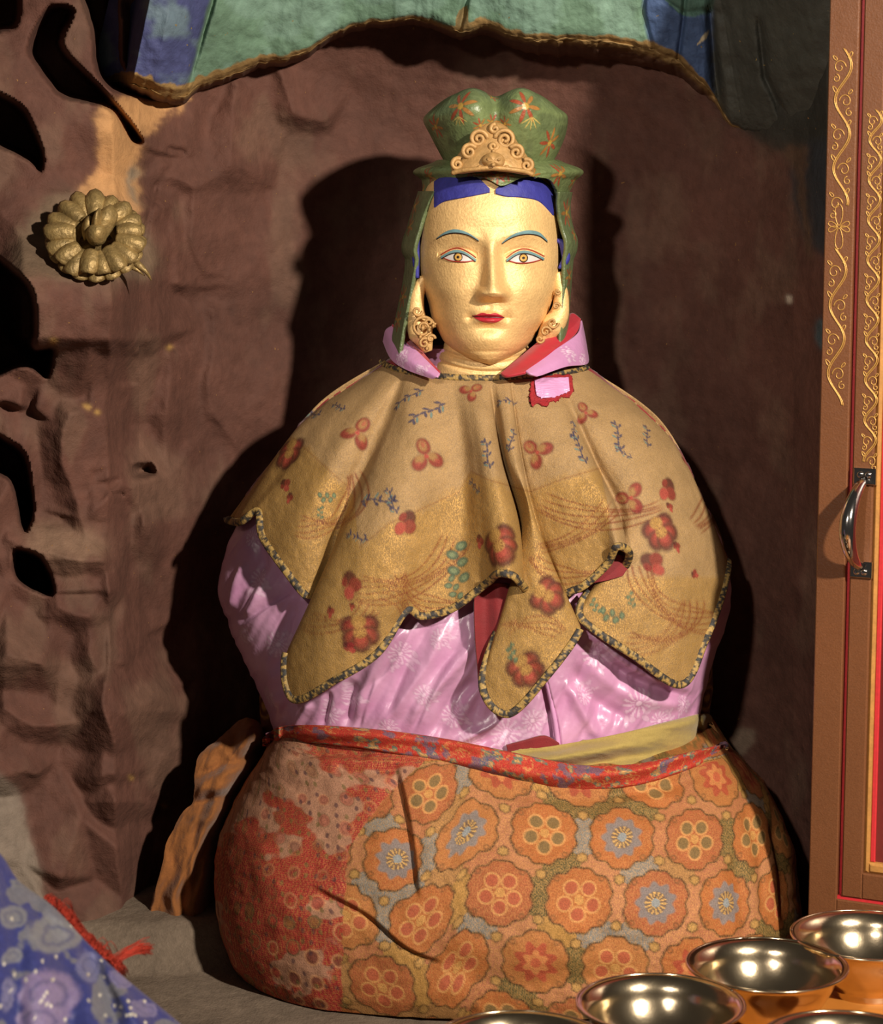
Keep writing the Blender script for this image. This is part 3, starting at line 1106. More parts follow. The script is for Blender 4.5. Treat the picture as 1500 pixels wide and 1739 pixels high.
    col[:, :3] = col[:, :3] * (1 - line * .9) + lin('33230f') * line * .9

    def put(m, rgb, met=0.0, a=.78):
        m = np.clip(m, 0, 1) * a
        col[:, :3] = col[:, :3] * (1 - m[:, None]) + np.asarray(rgb) * m[:, None]
        col[:, 3] = col[:, 3] * (1 - m) + met * m

    fl = ((cj + np.floor(hashn(ids[0], 9.0) * 2)) % 4).astype(int)
    inn = (~inb) & (~knot)
    q = rr / .029
    # blue wheel
    a0 = inn & (fl == 0)
    put((1 - sm(.80, .92, q + .10 * np.cos(9 * th))) * a0, lin('6f7476'))
    put((1 - sm(.45, .55, q)) * a0, lin('6a5038'))
    put((np.cos(14 * th) > .2) * (q > .2) * (q < .5) * a0, lin('c09a5a'), .5)
    put((q < .2) * a0, lin('8c9294'))
    # five round petals, red or green
    for kk, rgb in ((1, lin('98382a')), (3, lin('524c2e'))):
        a1 = inn & (fl == kk)
        cc = np.zeros_like(u)
        ce = np.zeros_like(u)
        for p in range(5):
            an = p * 2 * math.pi / 5 + .3
            dd = np.hypot(cu - .0185 * math.cos(an), cv - .0185 * math.sin(an))
            cc = np.maximum(cc, 1 - sm(.0072, .0088, dd))
            ce = np.maximum(ce, 1 - sm(.0098, .0115, dd))
        put(ce * a1, lin('c08a52'), .3)
        put(cc * a1, rgb)
        put((q < .22) * a1, lin('b8884c'), .4)
    # aster
    a2 = inn & (fl == 2)
    red = hashn(ids[0], 4.0) > .5
    put((1 - sm(.78, .9, q + .16 * np.cos(8 * th))) * a2 * red, lin('983a2a'))
    put((1 - sm(.78, .9, q + .16 * np.cos(8 * th))) * a2 * ~red, lin('6a5a30'))
    put((1 - sm(.45, .55, q + .1 * np.cos(6 * th))) * a2, lin('c07a48'), .4)
    put((1 - sm(.2, .26, q)) * a2, lin('a84a34'))
    # small curls around the flowers
    for an in (.8, 2.4, 3.9, 5.4):
        dd = np.hypot(cu - .041 * math.cos(an), cv - .037 * math.sin(an))
        put(np.exp(-((dd - .003) / .0013) ** 2) * inn, lin('5a4022'), 0, .6)
    # --- left side: older red brocade with pale clouds and scrolls
    lineb = np.interp(py, [1240, 1300, 1320, 1360, 1440, 1520, 1600, 1739], [760, 715, 690, 650, 592, 585, 582, 580]) + 6 * (fbm(px / 20, py / 20, 8) - .5)
    left = px < lineb
    w1 = fbm(px / 70, py / 55, 111)
    redc = np.broadcast_to(lin('a83a30'), (len(u), 3)).copy()
    fr2 = (np.sin((s + t) * 1150) > .1) ^ (np.sin((s - t) * 1150) > .1)
    redc[fr2] = lin('8f2c28')
    pale = sm(.54, .60, w1 + .10 * np.sin(py / 36 + 1.2) + .0004 * (1400 - py))
    redc = redc * (1 - pale[:, None] * .8) + lin('a98468') * pale[:, None] * .8
    # ring scrolls and dots
    gs = .034
    gi, gj = np.floor(s / gs), np.floor(t / gs)
    hx, hy = hashn(gi, gj, 1), hashn(gi, gj, 2)
    dd = np.hypot(s - (gi + .3 + .4 * hx) * gs, t - (gj + .3 + .4 * hy) * gs)
    rad = gs * (.2 + .12 * hashn(gi, gj, 5))
    ring = np.exp(-((dd - rad) / .0016) ** 2)
    ring2 = np.exp(-((dd - rad * .6) / .0015) ** 2)
    low = sm(1500, 1560, py)
    ring = ring * (.5 + .5 * low)
    fill = (dd < rad) * (.35 + .5 * low)
    redc = redc * (1 - fill[:, None]) + np.where(hx[:, None] > .5, lin('a8342c'), np.where(hy[:, None] > .4, lin('6e3026'), lin('8a5a34'))) * fill[:, None]
    rc = np.where((hy > .5)[:, None], lin('c08a62'), lin('5a5034'))
    redc = redc * (1 - ring[:, None] * .8) + rc * ring[:, None] * .8
    redc = redc * (1 - ring2[:, None] * .4) + lin('6a4030') * ring2[:, None] * .4
    g2 = .014
    gi, gj = np.floor(s / g2), np.floor(t / g2)
    dd = np.hypot(s - (gi + .5 + .3 * (hashn(gi, gj, 7) - .5)) * g2, (t - (gj + .5) * g2) * .8)
    dots = (1 - sm(.0022, .0034, dd)) * (hashn(gi, gj, 8) > .55)
    redc = redc * (1 - dots[:, None] * .75) + np.where((hashn(gi, gj, 6) > .5)[:, None], lin('4e3438'), lin('6a5a34')) * dots[:, None] * .75
    col[left, :3] = redc[left]
    col[left, 3] = np.where(fr2, .05, .5)[left] * (1 - pale[left])
    # faded pleats at the waist
    wst = (1 - sm(1255, 1300, py - .0 * px)) * .0
    col[:, :3] = col[:, :3] * (1 - wst[:, None])
    o = grid('skirt', V, M['skirt'], STATUE, True, col, cap=True)
    o['label'] = 'orange brocade skirt with hexagons of flowers, red brocade at the left'
    return V


def skirt_y(px, py):
    return SK.depth(np.asarray(px, float), np.asarray(py, float))


# ---- pink robe --------------------------------------------------
RB = Loft([(590, 712, 955, .05, .05), (620, 690, 965, .06, .07), (660, 610, 1035, .078, .09), (720, 525, 1110, .102, .10), (800, 452, 1165, .122, .11), (880, 408, 1205, .138, .11), (960, 383, 1232, .152, .11), (1003, 375, 1239, .160, .11),
           (1060, 394, 1226, .168, .11), (1120, 420, 1206, .167, .11), (1180, 448, 1190, .165, .11), (1240, 469, 1181, .162, .11), (1290, 480, 1178, .160, .11)], 0.03, 2.15)


def build_robe():
    V = RB.mesh(340, 800)
    N = gnormals(V, True)
    px, py = proj(V)
    w1 = 1 - np.abs(2 * fbm((px * .85 + py * .5) / 30, (py * .85 - px * .5) / 170, 123, 3) - 1) * 2
    V = V + N * (.006 * (fbm(px / 60, py / 80, 121) - .5) + .0042 * w1)[..., None]
    C = [([(700, 1050), (640, 1130), (600, 1230)], 13, .006, 'ridge'), ([(740, 1050), (690, 1130), (655, 1235)], 10, .006, 'valley'), ([(600, 1150), (585, 1240)], 9, .005, 'valley'),
         ([(760, 1040), (730, 1120), (640, 1240)], 12, .006, 'ridge'), ([(800, 1030), (790, 1110), (720, 1190), (690, 1255)], 12, .007, 'ridge'), ([(640, 1145), (625, 1190), (610, 1240)], 6, .004, 'tuck'),
         ([(820, 1150), (770, 1190), (735, 1262)], 11, .006, 'valley'), ([(810, 1090), (760, 1130), (700, 1250)], 9, .005, 'tuck'), ([(530, 1190), (500, 1240)], 7, .004, 'ridge'),
         ([(860, 1210), (830, 1235), (760, 1265)], 8, .005, 'ridge'), ([(900, 1190), (860, 1240), (800, 1270)], 10, .004, 'valley'), ([(560, 1170), (545, 1240)], 6, .004, 'valley'),
         ([(918, 1120), (932, 1180), (946, 1235), (952, 1300)], 10, .010, 'tuck'),
         ([(990, 1060), (1040, 1110), (1100, 1150), (1185, 1178)], 11, .007, 'ridge'), ([(1000, 1085), (1050, 1135), (1110, 1165), (1185, 1185)], 9, .008, 'valley'),
         ([(990, 1110), (1040, 1165), (1110, 1190), (1180, 1196)], 14, .005, 'ridge'), ([(970, 1120), (1000, 1180), (1080, 1230)], 12, .005, 'valley'), ([(960, 1150), (990, 1210), (1020, 1260)], 10, .005, 'ridge'),
         ([(500, 1005), (450, 1035), (405, 1065)], 6, .006, 'tuck'), ([(430, 900), (445, 960), (425, 1010)], 12, .006, 'valley'), ([(460, 960), (430, 1030), (410, 1050)], 8, .005, 'ridge'),
         ([(505, 1015), (480, 1080), (470, 1150)], 10, .004, 'valley'), ([(420, 950), (400, 1000), (395, 1040)], 8, .004, 'ridge'), ([(480, 1060), (460, 1130), (480, 1220)], 12, .004, 'ridge')]
    for poly, w, d, kind in C:
        V = crease(V, N, poly, w, d * 1.5, kind, .22)
    S = Surf(V, True)
    n = len(S.V)
    col = np.zeros((n, 4))
    base, deep = lin('d2a2c2'), lin('ba7ea8')
    f = fbm(S.px / 40, S.py / 40, 131)
    col[:, :3] = base * f[:, None] + deep * (1 - f[:, None])
    g = sm(930, 950, S.px) * .25
    col[:, :3] = col[:, :3] * (1 - g[:, None]) + lin('c882b0') * g[:, None]
    for (x, y, sz, r) in [(440, 985, .026, .4), (472, 1095, .03, 1.2), (415, 1080, .018, 2), (508, 1165, .024, .2), (560, 1215, .022, 2.4), (520, 1110, .026, .9), (680, 1110, .028, .3), (745, 1085, .024, 1.5),
                          (600, 1185, .026, 2.2), (720, 1180, .022, .8), (770, 1215, .026, 1.9), (860, 1245, .034, .5), (800, 1265, .024, 2.8), (660, 1235, .022, .1), (905, 1225, .024, 1.1),
                          (1010, 1110, .03, .8), (1085, 1195, .036, .1), (1120, 1225, .024, 1.3), (990, 1180, .022, 2.5), (1160, 1195, .02, .4), (430, 915, .02, .9), (455, 1185, .022, 1.6)]:
        S.stamp(col, x, y, sz, mo_damask, r, .62)
    o = grid('robe', V, M['satin'], STATUE, True, col, cap=True)
    o['label'] = 'pink satin robe with woven flowers'
    # red edge of an under-garment showing at the waist
    top = np.array([(860, 1266), (890, 1258), (925, 1250), (950, 1262)], float)
    bot = np.array([(866, 1290), (895, 1292), (930, 1290), (955, 1290)], float)
    lin_patch('under_garment', top, bot, lambda a, b: RB.depth(a, b) - .012, M['lining'], 40, 12, .004)
    # turned-back lapel edge of the robe
    lp = np.array([(917, 1105), (930, 1165), (943, 1225), (950, 1285)], float)
    tubes('hem_fold', [(seat(even(lp, 40), lambda a, b: RB.depth(a, b) - .006), np.linspace(.002, .004, 40))], mat_pinkedge, STATUE, 8)


mat_pinkedge = mat('pink_satin_edge', lin('cf96c2'), rough=.36, spec=.5, bumps=((60, .001, 2),))


def seat(pts, fy):
    return P(pts[:, 0], pts[:, 1], fy(pts[:, 0], pts[:, 1]))


def lin_patch(name, top, bot, fy, m, nu, nv, thick, parent=None, col=None, bulge=0.0, wrinkle=0.0):
    """cloth strip between two frame curves laid on the depth function fy"""
    a = crn(np.asarray(top, float), nu)
    b = crn(np.asarray(bot, float), nu)
    t = np.linspace(0, 1, nv)[:, None, None]
    Q = a[None] * (1 - t) + b[None] * t
    Y = fy(Q[..., 0], Q[..., 1]) - bulge * np.sin(math.pi * t[..., 0])
    if wrinkle:
        Y = Y + wrinkle * (fbm(Q[..., 0] / 34, Q[..., 1] / 10, 17) - .5)
    V = P(Q[..., 0], Q[..., 1], Y)
    return slab(name, V, m, thick, STATUE if parent is None else parent, None if col is None else col(Q[..., 0], Q[..., 1]))


# ---- cape -------------------------------------------------------
CP = Loft([(590, 705, 950, .055, .06), (612, 660, 992, .082, .08), (640, 618, 1020, .108, .10), (680, 556, 1074, .132, .115), (740, 488, 1136, .156, .125), (800, 446, 1174, .172, .13), (880, 398, 1214, .186, .13), (960, 378, 1238, .196, .13),
           (1020, 370, 1246, .200, .13), (1100, 384, 1242, .203, .13), (1240, 420, 1232, .204, .13)], 0.03, 2.15)

#       neck          a third down   two thirds     hem             fold offsets (m, towards the viewer) at the four
CAPE = [
    [(700, 606), (632, 696), (554, 800), (470, 876), (0, -.10, -.12, -.13)],
    [(672, 610), (586, 696), (502, 802), (426, 880), (0, -.05, -.06, -.06)],
    [(650, 614), (545, 682), (455, 792), (386, 884), (0, .0, .0, .0)],
    [(653, 618), (560, 690), (476, 802), (408, 890), (0, .0, .0, .012)],
    [(658, 621), (573, 697), (494, 800), (438, 872), (0, .0, .004, .006)],
    [(664, 624), (590, 705), (512, 818), (446, 915), (0, .0, .006, .004)],
    [(672, 627), (606, 715), (538, 840), (482, 968), (0, .002, .008, .006)],
    [(682, 629), (630, 716), (572, 850), (521, 1016), (0, -.004, -.006, .0)],
    [(688, 630), (652, 716), (594, 850), (540, 1012), (0, -.016, -.026, -.016)],
    [(694, 632), (664, 728), (590, 892), (486, 1112), (0, -.002, .010, .008)],
    [(702, 633), (682, 742), (614, 915), (499, 1191), (0, .008, .024, .022)],
    [(716, 635), (704, 752), (652, 925), (572, 1157), (0, .010, .028, .026)],
    [(731, 637), (727, 758), (692, 928), (642, 1112), (0, .006, .020, .020)],
    [(745, 639), (747, 762), (722, 930), (689, 1042), (0, .0, .008, .008)],
    [(758, 640), (767, 766), (752, 932), (718, 1050), (0, -.006, -.002, .0)],
    [(771, 641), (787, 770), (786, 922), (770, 1036), (0, -.008, -.006, -.002)],
    [(786, 642), (806, 774), (816, 905), (828, 993), (0, .004, .010, .012)],
    [(800, 642), (822, 775), (838, 892), (846, 978), (0, .014, .026, .034)],
    [(814, 642), (838, 775), (862, 888), (872, 982), (0, .014, .028, .036)],
    [(826, 642), (850, 775), (881, 888), (893, 1006), (0, .002, .010, .014)],
    [(832, 642), (852, 776), (880, 890), (884, 1004), (0, -.016, -.018, -.012)],
    [(838, 642), (857, 776), (884, 896), (852, 1056), (0, -.008, -.006, -.006)],
    [(843, 642), (861, 776), (890, 898), (819, 1166), (0, .004, .006, .008)],
    [(849, 641), (866, 776), (897, 898), (863, 1216), (0, .010, .014, .016)],
    [(857, 641), (876, 776), (906, 897), (930, 1150), (0, .012, .018, .020)],
    [(863, 641), (885, 776), (914, 895), (985, 1072), (0, .004, .012, .014)],
    [(867, 640), (886, 776), (912, 892), (968, 1046), (0, -.014, -.014, -.010)],
    [(872, 640), (894, 776), (928, 886), (962, 1014), (0, -.010, -.006, -.004)],
    [(886, 639), (926, 775), (966, 880), (992, 998), (0, .0, .006, .006)],
    [(905, 638), (960, 774), (1008, 872), (1031, 962), (0, .006, .016, .018)],
    [(920, 637), (986, 772), (1036, 868), (1048, 932), (0, .008, .024, .034)],
    [(930, 636), (1000, 772), (1050, 870), (1069, 944), (0, .002, .014, .022)],
    [(938, 635), (1006, 774), (1052, 884), (1052, 978), (0, -.008, -.006, -.004)],
    [(946, 634), (1010, 776), (1056, 892), (1002, 1008), (0, -.010, -.010, -.008)],
    [(953, 633), (1020, 774), (1068, 896), (984, 1046), (0, -.002, .0, .002)],
    [(959, 632), (1036, 768), (1088, 898), (1014, 1076), (0, .004, .006, .006)],
    [(966, 631), (1056, 756), (1112, 898), (1075, 1116), (0, .006, .010, .012)],
    [(973, 630), (1078, 742), (1140, 890), (1157, 1166), (0, .006, .012, .016)],
    [(981, 628), (1097, 730), (1166, 870), (1198, 1090), (0, .004, .008, .010)],
    [(989, 626), (1111, 720), (1186, 856), (1226, 1014), (0, .002, .004, .002)],
    [(996, 623), (1120, 712), (1193, 845), (1238, 955), (0, .0, .0, -.01)],
    [(985, 620), (1092, 730), (1164, 852), (1232, 950), (0, -.05, -.06, -.08)],
    [(955, 614), (1050, 730), (1138, 828), (1226, 880), (0, -.10, -.12, -.13)],
]
NCC, NCR = 22, 230


def build_cape():
    K = len(CAPE)
    ctrl = np.array([[(c[k][0], c[k][1], c[4][k]) for k in range(4)] for c in CAPE], float)   # K,4,3
    tcol = np.linspace(0, K - 1, (K - 1) * NCC + 1)
    # row direction first (4 controls), then across the columns
    tr = np.linspace(0, 3, NCR)
    rows = np.stack([cr(ctrl[k], tr) for k in range(K)], 0)          # K,NCR,3
    D = cr(rows, tcol)                                                # m,NCR,3
    D = np.transpose(D, (1, 0, 2))                                    # NCR,m,3
    px, py, off = D[..., 0], D[..., 1], D[..., 2] * 1.5
    off = np.where((off < 0) & (off > -.06), -.024 * np.tanh(-off / .024), off)
    tfrac = np.linspace(0, 1, NCR)[:, None] * np.ones_like(px)
    Y = CP.depth(px, py) - off
    Y = Y + .006 * (fbm(px / 45, py / 60, 151) - .5) * tfrac
    # fine stiff dents
    Y = Y + .0022 * (fbm(px / 13, py / 16, 152) - .5) * sm(.1, .4, tfrac)
    V = P(px, py, Y)
    S = Surf(V)
    n = len(S.V)
    X, Z = S.px, S.py
    tf = tfrac.ravel()
    col = np.zeros((n, 4))
    tan, gold = lin('987b56'), lin('927244')
    # gold ground below stepped cloud-like borders, plain tan cloth above
    bd = np.interp(X, [380, 470, 500, 600, 610, 660, 780, 800, 830, 900, 960, 1020, 1040, 1100, 1160, 1240], [800, 735, 745, 835, 930, 890, 835, 800, 815, 835, 812, 795, 900, 850, 790, 720])
    low = np.where(X > 1035, sm(-6, 6, Z - (980 - .0 * X)) * .8, sm(-12, 12, Z - bd + 26 * (fbm(X / 16, Z / 16, 3) - .5)))
    f = fbm(X / 30, Z / 30, 161)
    col[:, :3] = tan * (1 - low[:, None]) + gold * low[:, None]
    col[:, :3] *= (0.86 + .28 * f)[:, None]
    col[:, 3] = .16 + .34 * low * (.55 + .9 * (fbm(X / 40, Z / 40, 163) - .25))
    # fine woven red wave lines
    for (cx, cy, r0, stp, k, a0, a1) in [(640, 880, 120, 9, 6, 15, 105), (560, 990, 70, 9, 4, 30, 120), (620, 1060, 60, 9, 4, -60, 40), (530, 830, 60, 8, 5, -20, 110), (1030, 700, 190, 9, 5, 60, 125), (870, 760, 190, 9, 4, 30, 75),
                                         (1200, 960, 90, 8, 6, 70, 190), (1090, 1020, 70, 8, 5, 0, 110), (1130, 830, 70, 8, 6, -40, 50), (900, 1120, 60, 8, 4, -130, -40), (760, 960, 70, 8, 4, 60, 170), (980, 900, 80, 8, 4, 60, 150)]:
        ang = np.degrees(np.arctan2(Z - cy, X - cx))
        r = np.hypot(X - cx, (Z - cy) * 1.15)
        inn = sm(a0 - 4, a0 + 4, ang) * (1 - sm(a1 - 4, a1 + 4, ang))
        for q in range(k):
            m = np.exp(-((r - r0 - q * stp + 5 * np.sin(ang / 14 + q)) / 2.1) ** 2) * inn * .8
            col[:, :3] = col[:, :3] * (1 - m[:, None]) + lin('6e3320') * m[:, None]
    # stepped border outline
    m = np.exp(-((Z - bd) / 1.6) ** 2) * .5 * (X < 1035) * (tf < .9)
    col[:, :3] = col[:, :3] * (1 - m[:, None]) + lin('6a3a22') * m[:, None]
    ST = S.stamp
    for (x, y, sz, fn, r) in [
        (492, 768, .027, mo_poppy, .2), (484, 822, .014, mo_bud, 1), (492, 845, .01, mo_bud, .2), (607, 735, .026, mo_trefoil, .3), (724, 775, .027, mo_trefoil, 1.1), (690, 888, .023, mo_bud, -.7),
        (595, 992, .024, mo_bud, .2), (612, 1072, .028, mo_poppy, .1), (592, 1100, .012, mo_bud, 1), (598, 1028, .007, mo_bud, 0), (556, 845, .012, mo_leafgreen, 1.5), (545, 870, .008, mo_leafgreen, 0), (530, 700, .026, mo_sprig, 2.0),
        (575, 690, .016, mo_sprig, 1.7), (725, 700, .026, mo_sprig, 2.3), (640, 850, .026, mo_sprig, -1.2), (665, 848, .018, mo_sprig, .8), (605, 912, .018, mo_sprig, 1.7), (690, 675, .022, mo_sprig, 2.7),
        (778, 955, .026, mo_leafgreen, .1), (770, 1000, .016, mo_leafgreen, .5), (800, 665, .018, mo_trefoil, .2), (828, 770, .02, mo_sprig, .4), (870, 745, .016, mo_sprig, -.2), (805, 825, .014, mo_sprig, 1.4),
        (845, 925, .030, mo_poppy, .6), (815, 918, .012, mo_bud, .2), (930, 1010, .026, mo_poppy, 1.0), (892, 1135, .026, mo_poppy, .5), (868, 1110, .012, mo_leafgreen, .3), (912, 768, .024, mo_trefoil, 2.0),
        (985, 760, .022, mo_sprig, .2), (995, 700, .018, mo_trefoil, 1.4), (975, 730, .016, mo_sprig, 2.8), (1050, 740, .022, mo_sprig, .1), (1100, 740, .02, mo_sprig, -.5), (1060, 770, .012, mo_sprig, 1.2),
        (1135, 830, .024, mo_bud, -.9), (1072, 845, .024, mo_trefoil, 2.6), (1122, 902, .027, mo_poppy, .4), (1108, 955, .024, mo_bud, .9), (1150, 928, .01, mo_bud, .4), (1138, 860, .009, mo_bud, .4),
        (1040, 1045, .016, mo_leafgreen, 1.3), (1072, 1018, .01, mo_leafgreen, .2), (1010, 1030, .01, mo_leafgreen, .5), (1165, 780, .01, mo_bud, .5), (862, 680, .016, mo_sprig, 1.8), (1180, 975, .01, mo_bud, 1.3), (560, 1040, .01, mo_bud, .3)]:
        ST(col, x, y, sz, fn, r, .88)
    o = grid('cape', V, M['brocade'], STATUE, False, col)
    o['label'] = 'tan and gold brocade cape with red flowers'
    N = gnormals(V)
    # red lining a little behind the brocade
    sub = V[::3, ::3] - N[::3, ::3] * .0022
    grid('lining', sub, M['lining'], o)
    # edging along the hem, left off where the cloth turns under
    hem = V[-1]
    hn = N[-1]

    def edging(path, r, nm, par, seed):
        s = np.concatenate([[0], np.cumsum(np.linalg.norm(np.diff(path, axis=0), axis=1))])
        q = np.linspace(0, s[-1], max(int(s[-1] / .0011), 8))
        pts = np.stack([np.interp(q, s, path[:, j]) for j in range(3)], -1)
        Vt, F = tube_vf(pts, r, 10, 0, True, .45)
        ring = np.concatenate([np.repeat(np.arange(len(q)), 10), [0, len(q) - 1]])
        sec = np.concatenate([np.tile(np.arange(10), len(q)), [0, 0]])
        ss = q[ring]
        pat = fbm(ss * 260, sec * .9, seed, 2)
        cc = np.where((pat > .53)[:, None], lin('a8894e'), np.where((pat > .44)[:, None], lin('5a4a34'), lin('33302e')))
        mesh_obj(nm, Vt, F, M['trim'], par, cc)

    def span(a, b):
        return hem[a * NCC:b * NCC + 1]

    for a, b in ((2, 7), (9, 19), (21, 25), (27, 32), (33, 40)):
        edging(span(a, b) + np.array([0, -.0015, .003]), .0052, 'hem_edging', o, a)
    neckline = V[1, 2 * NCC:40 * NCC + 1]
    edging(neckline + np.array([0, -.002, .001]), .0042, 'neck_edging', o, 55)
    # lining turned outwards between the two middle folds
    fl = [[(806, 1000), (830, 990), (866, 992), (893, 1008)], [(806, 1040), (826, 1030), (848, 1030), (872, 1040)], [(808, 1085), (822, 1080), (836, 1080), (850, 1078)], [(812, 1130), (820, 1128), (828, 1128), (836, 1126)],
          [(815, 1168), (819, 1168), (823, 1168), (827, 1168)]]
    G = np.array(fl, float)
    G = np.transpose(cr(np.transpose(cr(G, np.linspace(0, 4, 40)), (1, 0, 2)), np.linspace(0, 3, 30)), (1, 0, 2))
    Yf = CP.depth(G[..., 0], G[..., 1]) + .004 - .004 * np.sin(G[..., 0] / 7)
    f_ = slab('lining_fold', P(G[..., 0], G[..., 1], Yf), M['lining'], .003, o)
    f_['label'] = 'red lining showing between the folds'
    fl = [[(1046, 940), (1060, 944), (1074, 950)], [(1030, 965), (1048, 964), (1068, 962)], [(1008, 990), (1030, 986), (1058, 978)]]
    G = np.array(fl, float)
    G = np.transpose(cr(np.transpose(cr(G, np.linspace(0, 2, 24)), (1, 0, 2)), np.linspace(0, 2, 24)), (1, 0, 2))
    Yf = CP.depth(G[..., 0], G[..., 1]) - .004 - .006 * np.sin((G[..., 0] - 1008) / 30)
    slab('lining_fold', P(G[..., 0], G[..., 1], Yf), M['lining'], .003, o)
    # worn hole patched with pink satin, red frayed rim

    near = Surf.__new__(Surf)
    k_ = (S.px > 860) & (S.px < 1010) & (S.py > 610) & (S.py < 720)
    near.V, near.px, near.py = S.V[k_], S.px[k_], S.py[k_]

    def capey(a, b):
        idx = [near.find(x, y) for x, y in zip(np.ravel(a), np.ravel(b))]
        return near.V[idx, 1].reshape(np.shape(a))
    lin_patch('frayed_rim', [(903, 648), (908, 640), (917, 641), (926, 636), (936, 638), (946, 634), (956, 637), (966, 635), (972, 640)], [(900, 672), (904, 690), (914, 683), (926, 690), (934, 680), (946, 681), (954, 674), (966, 675), (974, 664)], lambda a, b: capey(a, b) - .0035, M['patchred'], 46, 36, .003, o, wrinkle=.004)
    pc = lin_patch('satin_patch', [(908, 645), (925, 641), (948, 641), (966, 640)], [(912, 672), (926, 676), (948, 672), (968, 664)], lambda a, b: capey(a, b) - .006, mat_pinkedge, 40, 30, .003, o, bulge=.002, wrinkle=.004)
    pc['label'] = 'pink satin patch with frayed red rim'


# ---- waistband, sash, under robe --------------------------------


def build_waist():
    cen = np.array([(452, 1262), (470, 1248), (520, 1246), (600, 1252), (680, 1263), (760, 1277), (850, 1297), (930, 1314), (1000, 1321), (1080, 1316), (1150, 1299), (1200, 1283), (1230, 1268)], float)
    hh = np.array([6, 12, 15, 17, 20, 22, 24, 24, 21, 19, 17, 13, 4], float)
    n = 420
    C = crn(cen, n)
    h = crn(hh[:, None], n)[:, 0]
    m = 36
    th = np.linspace(0, math.pi, m)
    V = np.zeros((m, n, 3))
    yy = np.zeros((m, n))
    xx = np.zeros((m, n))
    for k in range(m):
        xx[k] = C[:, 0]
        yy[k] = C[:, 1] - h * np.cos(th[k])
    Yb = SK.depth(C[:, 0], C[:, 1])[None]
    ro = np.sin(th)[:, None] * .014 * (h / 20)[None]
    wave = .004 * np.cos(th[:, None] * 3.2 + C[None, :, 0] / 70) * np.sin(th)[:, None]
    Y = Yb - .002 - ro - wave + .003 * (fbm(xx / 26, yy / 12, 171) - .5)
    V = P(xx, yy, Y)
    S = Surf(V)
    col = np.zeros((m * n, 4))
    X, Z = S.px, S.py
    s = np.broadcast_to(np.linspace(0, 1, n) * 820, (m, n)).ravel()
    t = np.broadcast_to(th[:, None] * 16, (m, n)).ravel()
    col[:, :3] = lin('ac2c26')
    col[:, 3] = .15
    w = fbm(s / 14, t / 9, 173)
    for lo, hi, rgb, mt in ((.60, .64, lin('5f6a5c'), 0), (.69, .72, lin('b48a5a'), .5)):
        k = sm(lo, hi, w)[:, None]
        col[:, :3] = col[:, :3] * (1 - k) + rgb * k
        col[:, 3] = col[:, 3] * (1 - k[:, 0]) + mt * k[:, 0]
    ln = np.exp(-((fbm(s / 18, t / 12, 175) - .5) / .02) ** 2)[:, None] * .8
    col[:, :3] = col[:, :3] * (1 - ln) + lin('c08a50') * ln
    ln2 = (sm(.62, .66, fbm(s / 20 + 9, t / 14, 177)))[:, None] * .8
    col[:, :3] = col[:, :3] * (1 - ln2) + lin('55506a') * ln2
    o = slab('waistband', V, M['skirt'], .006, STATUE, col)
    o['label'] = 'rolled red brocade waistband'
    # olive sash at the right of the waist
    top = [(868, 1276), (930, 1268), (990, 1258), (1060, 1244), (1130, 1226), (1180, 1214), (1202, 1212), (1210, 1218)]
    bot = [(900, 1296), (950, 1306), (1000, 1314), (1062, 1312), (1130, 1298), (1180, 1286), (1204, 1280), (1212, 1274)]

    def fy(a, b):
        y = RB.depth(a, b) - .022 - .007 * np.sin((b - 1190 + (a - 900) * .27) / 8.0) - .004 * np.sin((b - 1190 + (a - 900) * .13) / 5.0)
        return y + .10 * sm(1190, 1212, a) ** 2
    o = lin_patch('sash', top, bot, fy, M['olive'], 160, 40, .006, bulge=.012, wrinkle=.006)
    o['label'] = 'olive cotton sash wound round the waist'
    # painted clay body behind the robe
    L = Loft([(1000, 478, 1200, .06, .10), (1080, 455, 1212, .07, .10), (1130, 444, 1212, .08, .10), (1180, 441, 1210, .08, .10), (1240, 444, 1206, .08, .10), (1330, 450, 1215, .06, .1), (1420, 455, 1220, .05, .1)], .10, 2.2)
    V = L.mesh(120, 260)
    N = gnormals(V, True)
    px, py = proj(V)
    V = V + N * (.008 * (fbm(px / 30, py / 60, 181) - .5))[..., None]
    S = Surf(V, True)
    col = np.zeros((len(S.V), 4))
    col[:, :3] = lin('5c2c22')
    for (x, y) in ((1198, 1140), (1202, 1185), (447, 1200)):
        S.stamp(col, x, y, .022, mo_ring, 0, .9)
    o = grid('inner_robe', V, M['brownrobe'], STATUE, True, col, cap=True)
    o['label'] = 'brown inner robe with gold rings'


# ---- head -------------------------------------------------------
HD = Loft([(255, 806, 856, .03, .03), (264, 782, 880, .055, .05), (280, 752, 910, .080, .07), (305, 730, 933, .096, .085), (335, 719, 943, .104, .09), (372, 712, 949, .108, .09), (410, 709, 951, .110, .09), (450, 710, 951, .111, .09), (485, 716, 948, .110, .09),
           (512, 727, 938, .108, .085), (538, 733, 928, .106, .08), (560, 743, 913, .103, .07), (578, 753, 903, .100, .06), (591, 766, 890, .097, .05), (602, 783, 872, .090, .045), (609, 802, 856, .081, .04), (613, 820, 842, .070, .04)], 0.0, 2.15)
FX = 833.0


def gz(x, s):
    return np.exp(-(x / s) ** 2)


